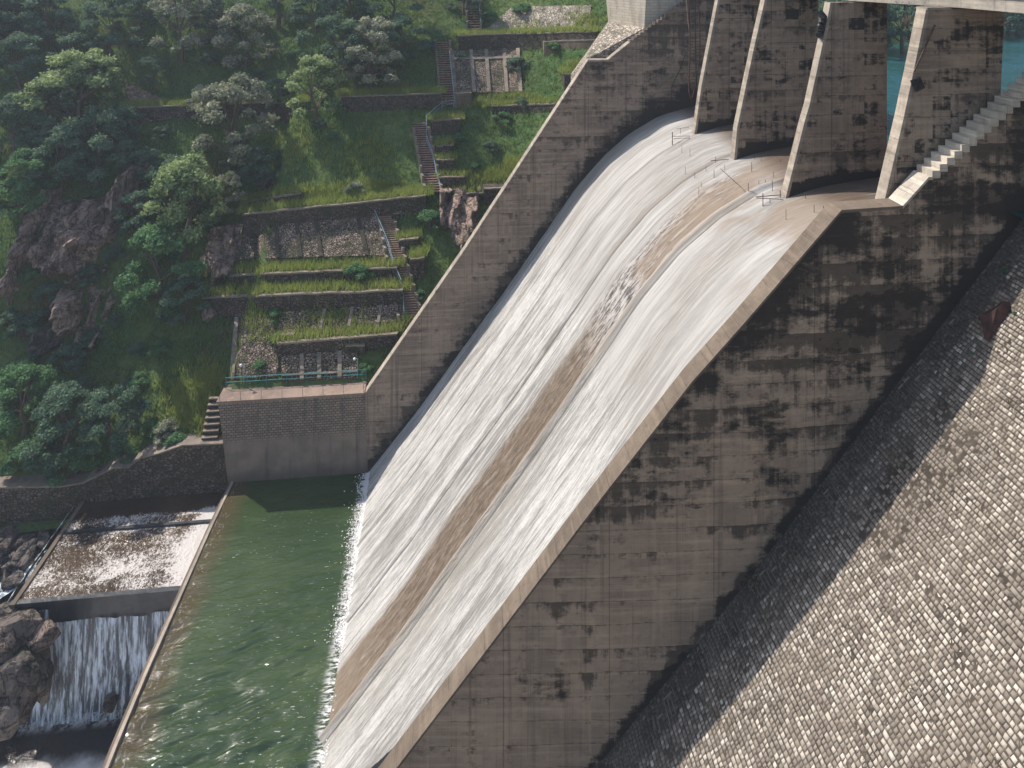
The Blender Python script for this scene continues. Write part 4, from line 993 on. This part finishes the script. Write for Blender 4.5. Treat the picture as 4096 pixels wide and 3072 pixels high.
# --- handrails
railing([zb(750,1030), zb(800,1180), zb(822,1300), zb(858,1420)], 'blue-grey handrail along the middle flight of stairs')
railing([zb(948,765), zb(865,780), zb(748,880), zb(748,1000)], 'handrail turning round the landing below the upper stairs')
railing([zb(918,400), zb(935,560), zb(950,700), zb(958,765)], 'handrail down the upper flight of stairs')
railing([zb(1132,-60), zb(1136,60), zb(1148,170)], 'short handrail on the topmost flight of stairs')
railing([z5(1468,290), z5(1530,430), z5(1575,545), z5(1610,680), z5(1668,820)], 'blue handrail dividing the big stairs from its side flight')
railing([z5(1680,880), z5(1684,980), z5(1690,1060)], 'lowest blue handrail left of the big stairs', mat='teal')
# --- rocks
def rock_mesh(seed, sub=4):
    import bmesh
    bm = bmesh.new(); bmesh.ops.create_icosphere(bm, subdivisions=sub, radius=1)
    g = random.Random(seed); pl = [(Vector((g.gauss(0,1), g.gauss(0,1), g.gauss(0,1))).normalized(), g.uniform(.5, .8)) for _ in range(16)]
    off = Vector((seed*3.1, seed*1.7, 0))
    for v in bm.verts:
        p = v.co.copy()
        for n_, d in pl:
            q = p.dot(n_)
            if q > d: p -= n_*(q-d)*.92
        p *= 1+.07*mn.noise(p*2.2+off)+.05*mn.noise(p*6+off)+.03*mn.noise(p*14+off)
        v.co = p
    me = bpy.data.meshes.new('rock'); bm.to_mesh(me); bm.free(); return me
RM = {}
def rock(p, size, rot, mat, label, seed, cat='rock', name='boulder', group=None):
    if (seed, mat) not in RM:
        me = rock_mesh(seed, 5 if max(size) > 2.5 else 4); me.materials.append(M[mat]); RM[(seed, mat)] = me
    o = bpy.data.objects.new(name, RM[(seed, mat)]); C.objects.link(o); o.location = p; o.scale = size; o.rotation_euler = rot
    return tag(o, label, cat, group)
def outcrop(x, y, wpx, hpx, label, seed, mat='rock_red', dy=.6):
    """craggy cliff patch growing out of the slope"""
    p = onhill(x*1.8518, (y+hpx*.3)*1.8518, True); D = p.dot(Vector((_sa, _ca, 0))); k = 1.8518/F_PX*D
    a = wpx*k/2*1.15; b = hpx*k/2*1.15; n = int(min(110, max(24, 14*max(a, b))))
    U, V_ = np.meshgrid(np.linspace(-1, 1, n), np.linspace(-1, 1, n), indexing='ij')
    V = []
    for u, v in zip(U.ravel(), V_.ravel()):
        X = u*a; Zl = v*b
        q = Vector((X+seed*7.3, Zl*.55, seed*1.1)); wv = Vector((mn.noise(q*.9), 0, mn.noise(q*.9+Vector((9, 3, 1)))))*.8
        c1 = mn.cell(Vector(((X+wv.x)*.55+seed, (Zl+wv.z)*.28, 0))); c2 = mn.cell(Vector(((X+wv.x)*1.3+seed, (Zl+wv.z)*.6, 4)))
        rad = math.sqrt(u*u+v*v); edge = .76+.35*mn.noise(Vector((math.atan2(v, u)*1.3, seed*2.0, 1)))+.3*mn.noise(q*.8)+.12*mn.noise(q*1.9)
        env = max(-1.5, min(1, (edge-rad)/.22))
        dep = (1.0+1.4*c1+.55*c2+.9*mn.noise(q*.6)+.25*mn.noise(q*2.4))*env*min(1.3, max(a, b)*.35)
        hx = p.x+X; hz_ = Zl+b*.55
        V.append((hx+.15*c2, p.y+max(0, hz_)*.0+hz_*.62-dep*1.0-.3*env, p.z+hz_+.22*dep))
    o = mesh_np('rock_outcrop', V, grid_faces(n, n)[:, ::-1], M[mat], loc=tuple(p))
    return tag(o, label, 'rock')
outcrop(125, 535, 150, 130, 'large reddish cliff below the trees at the left', 11)
outcrop(35, 560, 30, 190, 'narrow upright rock rib near the left edge', 12)
outcrop(243, 455, 55, 130, 'tall narrow rock face right of the large reddish cliff', 13)
outcrop(165, 680, 95, 130, 'fluted brown rock face in the middle of the left slope', 14)
outcrop(228, 645, 42, 90, 'pinkish rock column beside the fluted rock face', 15)
outcrop(466, 570, 70, 100, 'red-brown rock at the left end of the second terrace', 16)
outcrop(448, 672, 32, 55, 'small red rock below the left end of the long terrace wall', 17)
outcrop(1000, 495, 85, 110, 'red-brown rock bluff right of the big stairs', 18)
outcrop(572, 398, 40, 30, 'small rock half hidden in grass left of the upper terrace', 19, 'rock_tan')
outcrop(613, 188, 24, 22, 'small grey rock beside the rounded tree high on the hill', 20, 'rock_grey')
outcrop(95, 740, 60, 60, 'dull grey ledge below the fluted rock face', 21, 'rock_grey')
rock(atY(401, 1880, 66.2), (.45, .4, .4), (0, 0, .4), 'rock_tan', 'single pale boulder lying on the stepped riverside wall', 3)
# rocks of the creek bank, left of the apron
def onfield(x, y):
    d = ray(x*1.8518, y*1.8518); T_ = np.arange(45, 75, .05); X = d[0]*T_; Y = d[1]*T_; Z = CAM_Z+d[2]*T_
    i = np.where(Z < -3.0-.35*(65.5-Y)+1.2*fbm(X*.35, Y*.35)+.3)[0]; i = i[0] if len(i) else len(T_)-1
    return Vector((X[i], Y[i], Z[i]))
g = random.Random(5)
big = [(20,1100,48,28,62.5,'rounded pale boulder at the left edge below the riverside wall'), (14,1165,66,60,60.5,'pinkish boulder cut by the left edge of the view'),
       (95,1170,46,26,60.5,'flat-topped boulder in the middle of the rock bank'), (60,1215,70,26,58.5,'long low slab near the white stream'), (112,1125,52,24,62,'reddish slab leaning towards the apron corner')]
for i, (x, y, w_, h_, Y, lab) in enumerate(big):
    p = onfield(x, y) if True else None; k = 1.8518/F_PX*p.y
    rock(p, (w_*k/2*.9, .8, h_*k/2*1.0), (g.uniform(-.2,.2), g.uniform(-.2,.2), g.uniform(-.5,.5)), 'rock_grey', lab, 30+i)
for i in range(230):
    X = g.uniform(-50, -35.6); Y = g.uniform(54.8, 65.0); z = -3.0-.35*(65.5-Y)+.4+1.2*float(fbm(X*.35, Y*.35))
    s = g.choice([.25, .3, .4, .5, .7, .9])
    if X < -37.5 or Y < 60: rock((X, Y, z+s*.1), (s*g.uniform(.9, 1.6), s, s*g.uniform(.5, .8)), (g.uniform(-.3,.3), g.uniform(-.3,.3), g.uniform(0,6)), 'rock_grey', 'small purple-grey stone in the jumbled rock bank left of the apron', 40+i % 6, group='small stones in the rock bank left of the apron')
# white stream running through the rocks
def stream_foam(t):
    return t.rng(t.noise(2.2, t.map((1, 1, 1)), 7, .75, .8), .42, .6)
t, c = waterm('stream_water', (.05,.07,.09), (.1,.14,.16), stream_foam, (1, 1, 1), 1.6, .8, .2, (.7,.78,.82)); M['stream'] = t.col(c)
sp = [(onfield(x, y), w_) for x, y, w_ in [(128,1172,.3),(112,1192,.5),(92,1210,.7),(70,1228,.9),(48,1245,1.0),(22,1262,1.1),(-10,1282,1.3),(-60,1310,1.6)]]
V = []; 
nseg = 60
for i in range(nseg+1):
    t_ = i/nseg*(len(sp)-1); a_ = min(int(t_), len(sp)-2); f_ = t_-a_
    p = sp[a_][0].lerp(sp[a_+1][0], f_); w_ = lerp(sp[a_][1], sp[a_+1][1], f_)
    for j in range(7):
        s = (j/6-.5)*2; V.append((p.x+s*w_*.5+.3*mn.noise(Vector((p.x, j, 2))), p.y-s*w_*.8, p.z+.3+.35*mn.noise(Vector((p.x*1.1, p.y*1.1, j*.6)))-.1*abs(s)))
tag(mesh_np('stream', V, grid_faces(nseg+1, 7), M['stream'], smooth=True), 'white stream tumbling down between the rocks at the left', 'water', kind='structure')
# overflow veil along the left edge of the apron
gx = np.linspace(56.5, 64.8, 50); q = np.linspace(0, 1, 12); GY2 = np.repeat(gx[:, None], 12, 1); Q = np.repeat(q[None], 50, 0)
P_ = np.stack([-35.05-1.6*Q**1.3-.2*fbm(GY2*2, Q*3), GY2-.4*Q, -.72-2.6*Q**1.4+.1*fbm(GY2*3, Q)], 2).reshape(-1, 3)
tag(mesh_np('apron_overflow', P_, grid_faces(50, 12), M['stream'], smooth=True), 'thin white overflow sliding off the left edge of the apron', 'water', kind='structure')
# rock cliff beside the small waterfall
cl = [(45,1352,100,50,54.6,'rock_tan','sunlit tan boulder on top of the rock bank beside the waterfall'), (92,1378,62,50,54.2,'rock_tan','sunlit boulder overhanging the left edge of the waterfall'),
      (20,1395,70,60,53.6,'rock_tan','tan boulder low on the left edge with grass tufts'), (40,1450,110,95,53.2,'rock_grey','large dark boulder below the sunlit ones'),
      (90,1470,50,130,54.2,'rock_grey','shadowed rock pillar beside the falling water'), (35,1515,110,70,52.4,'rock_grey','dark rock at the foot of the bank'), (5,1560,80,50,51.0,'rock_grey','lowest dark rock in the bottom left shadow'),
      (15,1320,46,22,55.6,'rock_tan','small pale rock at the corner of the apron'), (236,1520,30,18,54.6,'rock_grey','single dark rock at the foot of the waterfall')]
for i, (x, y, w_, h_, Y, mt, lab) in enumerate(cl):
    p = atY(x*1.8518, y*1.8518, Y); k = 1.8518/F_PX*Y
    rock(p, (w_*k/2*1.25, max(.7, w_*k/2*.9), h_*k/2*1.35), (g.uniform(-.15,.15), g.uniform(-.15,.15), g.uniform(-.4,.4)), mt, lab, 60+i)
m = MB(); m.box(-70, -34.2, 54.6, 57.5, -12, -4.2); 
o = rock((-40.5, 55.8, -7.6), (6.6, 2.2, 4.2), (0, 0, 0), 'rock_grey', 'dark rock mass behind the boulders left of the waterfall', 80, name='rock_bank')
# --- splash along the toe of the chute
def blob_cloud(name, pts, rad, mat, label, cat, kind='stuff'):
    base = np.array([(0,0,1),(.94,0,-.33),(-.47,.82,-.33),(-.47,-.82,-.33)]); f = np.array([(0,1,2),(0,2,3),(0,3,1),(1,3,2)])
    n = len(pts); a = rng.uniform(0, 6.28, n); ca_, sa_ = np.cos(a), np.sin(a)
    B = base[None]*np.asarray(rad)[:, None, None]*rng.uniform(.5, 1.4, (n, 4, 1))
    X_ = B[..., 0]*ca_[:, None]-B[..., 1]*sa_[:, None]; Y_ = B[..., 0]*sa_[:, None]+B[..., 1]*ca_[:, None]
    V = np.stack([X_, Y_, B[..., 2]*.7], 2)+np.asarray(pts)[:, None, :]
    Fq = (f[None]+(np.arange(n)*4)[:, None, None]).reshape(-1, 3)
    return tag(mesh_np(name, V.reshape(-1, 3), Fq, mat), label, cat, kind=kind)
t = NT('white_foam', .6, .4); M['foam'] = t.col((.88,.86,.83))
n = 26000; Yt = rng.uniform(38, 65.2, n)
inten = np.interp(Yt, [38, 42, 46, 48, 49, 50.5, 52, 53.5, 56, 58, 60, 62, 64.5, 65.2], [.15, .15, .1, .15, .8, 1, 1, .5, .8, .95, .7, .6, .8, 1])*(.5+1.2*np.clip(fbm(Yt*1.3, Yt*0)+.5, 0, 1))
kp = rng.random(n) < inten; Yt = Yt[kp]; inten = inten[kp]; n = len(Yt)
dx = -np.where(rng.random(n) < .82, rng.exponential(.2, n), rng.exponential(.4, n))*inten; Xt = -7.75+dx+.12; Zt = .03+rng.random(n)*.22*np.exp(dx*1.5)
blob_cloud('foam', np.stack([Xt, Yt, Zt], 1), rng.uniform(.03, .1, n), M['foam'], 'white splash where the chute water enters the green pool', 'foam')
# --- bars and cables on the crest
cx_s, cx_x, cx_z = smooth_prof(400)
def onchute(x, y):
    d = ray(x, y); best = None
    T_ = np.arange(30, 90, .02); X = d[0]*T_; Z = CAM_Z+d[2]*T_; zz = np.interp(X, cx_x, cx_z)
    i = np.where(Z < zz+.1)[0][0]; return Vector((X[i], d[1]*T_[i], Z[i]))
zc = lambda x, y: (2600+x/3.687, 450+y/3.687)
bars = [(330,490,200,.05),(450,320,90,.02),(470,600,100,.02),(590,650,120,.02),(520,915,120,.02),(660,975,90,.02),(825,880,90,.02),(945,975,130,.025),(720,1260,160,.02),(755,1110,80,.02),(1500,880,150,.025),(1820,960,80,.02),
        (1700,1110,120,.025),(1805,1165,160,.025),(1450,1250,210,.025),(1545,690,50,.02),(1640,720,40,.02),(1925,730,40,.02),(2005,1590,170,.02),(1605,1060,60,.02),(1665,1390,200,.035),(1770,1340,80,.025),(1100,850,80,.02),(965,730,80,.02),
        (1920,1260,110,.035),(2290,1270,90,.025),(2420,1480,120,.025),(2560,1500,120,.025)]
for x, y, ln, r in bars:
    a = onchute(*zc(x, y)); D = a.dot(Vector((_sa, _ca, 0))); b = a+Vector((.0, 0, ln/3.687/F_PX*D))
    o = MB().bar(a-Vector((0,0,.3)), b, r*.75, 5).build('steel_bar', M['rust'], loc=tuple(a)); tag(o, 'thin upright steel bar sticking out of the spillway crest', 'steel bar', 'thin steel bars sticking out of the spillway crest')
for i, (x0, y0, x1, y1, r, lab) in enumerate([(335,352,590,345,.03,'upper of two level bars jutting from the foot of the farthest pier'),(345,382,590,376,.03,'lower of two level bars jutting from the foot of the farthest pier'),(895,712,1160,690,.035,'level bar jutting from the foot of the second pier'),
        (1560,1245,1930,1215,.035,'upper level bar at the foot of the blotched pier'),(1575,1262,1960,1280,.03,'lower level bar at the foot of the blotched pier'),(390,238,575,220,.02,'thin level bar above the far bay water')]):
    b = onchute(*zc(x1, y1+14)); b2 = atY(*zc(x1, y1), b.y); a2 = atY(*zc(x0, y0), b.y)
    o = MB().bar(a2, b2, r*.75, 5).build('steel_bar', M['rust'], loc=tuple(b2)); tag(o, lab, 'steel bar')
pts = [onchute(*zc(x, y))+Vector((0, 0, .12)) for x, y in [(1040,850),(1150,950),(1250,1040),(1350,1130),(1450,1245)]]
o = MB().path(pts, .018, 5).build('cable', M['rust'], loc=tuple(pts[0])); tag(o, 'dark cable lying diagonally across the third bay', 'cable')
# lattice frame by the far pier
zl = lambda x, y: (2650+x/3.687, y/3.687)
lt = empty('lattice_frame', atY(*zl(430, 1450), 60.5), label='rusty lattice frame hanging beside the farthest pier', cat='steel frame')
r1 = [(385,-60),(392,200),(402,560),(398,900),(385,1150),(392,1350),(430,1460)]; r2 = [(520,-60),(540,200),(552,600),(540,900),(500,1200),(440,1440)]
MB().path([atY(*zl(*p), 60.5) for p in r1], .07, 6).build('upright', M['rust'], lt)
MB().path([atY(*zl(*p), 60.5) for p in r2], .05, 6).build('upright', M['rust'], lt)
m = MB()
for k in range(30):
    y = -40+k*47+random.uniform(-8, 8); xa = np.interp(y, [p[1] for p in r1], [p[0] for p in r1]); xb_ = np.interp(y, [p[1] for p in r2], [p[0] for p in r2])
    m.bar(atY(*zl(xa, y), 60.5), atY(*zl(xb_, y-22+random.uniform(-14, 14)), 60.5), .022, 4)
m.build('rung', M['rust'], lt)
MB().path([atY(*zl(*p), 60.4) for p in [(478,-60),(482,400),(487,800),(496,1100),(502,1380)]], .06, 6).build('hose', M['black'], lt)
MB().path([atY(*zl(*p), 60.5) for p in [(350,10),(362,90),(378,300),(400,470),(404,640)]], .05, 6).build('pale_pipe', M['coping'], lt)
pts = [atY(*zl(*p), 65.2) for p in [(345,790),(250,1040),(130,1290),(133,1400),(138,1560)]]
o = MB().path(pts, .035, 5).build('cable', M['black'], loc=tuple(pts[0])); tag(o, 'dark cable hanging down the far training wall', 'cable')
pts = [atY(*zl(*p), 65.0) for p in [(0,200),(10,190),(180,175),(620,158)]]
o = MB().path(pts, .045, 5).build('handrail', M['coping'], loc=tuple(pts[0])); tag(o, 'thin pale rail crossing above the lattice frame', 'handrail')
# fenders near the top of the blotched pier
fz = lambda x, y: (3096+x/1.952, y/1.952)
fe = empty('fender', atY(*fz(370, 290), 41.3), label='black rubber fenders strapped to the nose of the blotched pier', cat='fender')
for i in range(11):
    k = random.Random(i+4); p = atY(*fz(378-i*1.6+k.uniform(-9, 9), 116+i*15.5), 41.25+k.uniform(-.15, .35))
    d_ = Vector((k.gauss(0, 1), k.gauss(0, 1), k.gauss(0, .8))).normalized()*k.uniform(.16, .3)
    MB().bar(p-d_, p+d_, k.uniform(.14, .24), 8).build('rubber_block', M['black'], fe)
# grating hanging on the near pier
gr_ = empty('metal_grating', atY(*fz(1120, 650), 34.9), label='small tilted dark grating hanging on the side of the nearest pier', cat='grating')
cn = [atY(*fz(*p), 34.85) for p in [(1068,632),(1138,603),(1172,682),(1108,712)]]
m = MB()
for a_, b_ in zip(cn, cn[1:]+cn[:1]): m.bar(a_, b_, .05, 5)
m.build('frame', M['black'], gr_)
m = MB()
for i in range(1, 7): m.bar(lerp(cn[0], cn[1], i/7), lerp(cn[3], cn[2], i/7), .035, 4)
for i in range(1, 4): m.bar(lerp(cn[0], cn[3], i/4), lerp(cn[1], cn[2], i/4), .03, 4)
m.build('grid', M['black'], gr_)
MB().bar(atY(*fz(1258, 195), 34.85), atY(*fz(1095, 560), 34.85), .05, 5).build('hanger_rod', M['rust'], gr_)
# dark red shell on the dam face
def onmas(x, y, h=0.0):
    d = ray(x, y); t = (-1.6-CAM_Z)/(d[2]-1.176*d[0]); p = Vector((d[0]*t, d[1]*t, CAM_Z+d[2]*t)); return p+Vector((-SZ, 0, SX))*h
zr = lambda x, y: (3696+x/3.317, 900+y/3.317)
o_ = [onmas(*zr(*p), .05) for p in [(725,1250),(900,1120),(1060,1015),(1150,1025),(1165,1140),(1010,1340),(860,1555),(805,1500),(790,1320)]]
rd = [onmas(*zr(*p), .55) for p in [(845,1275),(960,1255),(1060,1200),(1145,1110)]]
V = [tuple(p) for p in o_+rd]; f = [(0,1,10,9),(1,2,11,10),(2,3,12,11),(3,4,12),(4,5,11,12),(5,6,10,11),(6,7,9,10),(7,8,9),(8,0,9)]
o = mesh_np('metal_shell', V, [q[::-1] for q in f], M['redrust'], loc=tuple(o_[0])); sm = o.modifiers.new('thick', 'SOLIDIFY'); sm.thickness = .06; tag(o, 'dark red rusty metal shell lying on the shaded upper dam face', 'scrap metal')
for (x, y, w_), lab in zip([(4018,1075,34),(4062,1245,26),(3886,1405,30)], ['green plant at the joint of the dark wall and the dam face','green plant beside the dark red metal shell','faint green plant between stones below the red metal shell']):
    plant(0, 0, w_/1.85, 'leaf_green', lab, 'shrub', .8, z=onmas(x, y+12))
# --- ledge grass
pts = []; pl = []
g2 = np.random.default_rng(11)
for top, dep, seg in ledges:
    n_ = int(seg*min(dep, 3.2)*22)
    for _ in range(n_): pts.append((top.x+g2.uniform(-.5, .5)*seg*1.05, top.y+.25+g2.random()*(min(dep, 3.4)-.2), top.z))
tufts('grass', pts, M['grass_lit'], .3, 1.0, 'bright yellow-green grass growing along the terrace ledges', 4, .05, 2)
# patches of bright grass on the slope: (x, y, half width px, half height px) in 2212-wide units
pts = []
for x, y, a_, b_, n_ in [(420,870,60,60,1500),(450,820,30,40,500),(700,420,120,18,900),(800,405,70,12,700),(560,440,60,10,400),(1060,385,60,18,900),(1110,360,30,18,500),(1240,145,20,12,300),(1050,225,60,10,400),(1110,210,60,8,300),(860,190,40,10,300),(1260,45,30,20,400),(640,320,90,60,500),(800,330,70,60,500),
                       (720,690,90,20,500),(560,640,40,10,300),(380,560,20,10,100),(880,450,15,12,200),(930,470,20,15,200),(620,590,100,8,500),(720,590,80,8,400),(440,920,30,20,400),(1150,60,60,15,200),(880,690,10,10,100),(560,710,40,40,300)]:
    for _ in range(n_//3):
        p = onhill((x+random.gauss(0, .5)*a_)*1.8518, (y+random.gauss(0, .5)*b_)*1.8518, True)
        for q in range(3): pts.append((p.x+random.uniform(-.3, .3), p.y+random.uniform(-.3, .3), p.z))
tufts('grass', pts, M['grass_lit'], .3, .95, 'patches of tall pale green grass on the slope', 5, .05, 3)
g = np.random.default_rng(3)
n = 60000
X = g.uniform(-62, 40, n); Y = 66.8+g.random(n)**1.0*48
dens = .45+1.3*fbm(X*.12, Y*.12)+.3
keep = g.random(n) < np.clip(dens, .08, 1)
X, Y = X[keep], Y[keep]; keep = ~((X > -21.5) & (Y < 67.4)) & ~((X > 11) & (Y < 74)); X, Y = X[keep], Y[keep]
Z = hill(X, Y)
tufts('grass', np.stack([X, Y, Z], 1), M['grass'], .25, .7, 'rough green grass covering the hillside', 4, .06)

# dry weeds rooted in the joints of the masonry dam
gm = np.random.default_rng(21); pts = []
for _ in range(46):
    u0 = gm.uniform(6, 50); y0 = gm.uniform(14, 33.4)
    for _k in range(gm.integers(5, 16)): pts.append(mpt(np.array(u0+gm.normal()*.18), np.array(y0+gm.normal()*.18), np.array(.03)))
tufts('weeds', pts, M['dry'], .1, .3, 'small dry weeds rooted in the joints of the masonry dam', 5, .018, 8)
# ------------------------------------------------------------ haze
hz = MB().box(-142, 422, -160, 402, -13, 96)
hm = bpy.data.materials.new('haze'); hm.use_nodes = True; nt = hm.node_tree; nt.nodes.remove(nt.nodes['Principled BSDF'])
pv = nt.nodes.new('ShaderNodeVolumePrincipled'); pv.inputs['Density'].default_value = .0005; pv.inputs['Color'].default_value = (.80,.88,1,1); pv.inputs['Anisotropy'].default_value = .2
nt.links.new(pv.outputs[0], nt.nodes['Material Output'].inputs['Volume'])
tag(hz.build('haze', hm), 'thin blue haze in the air of the valley', 'haze', kind='stuff')
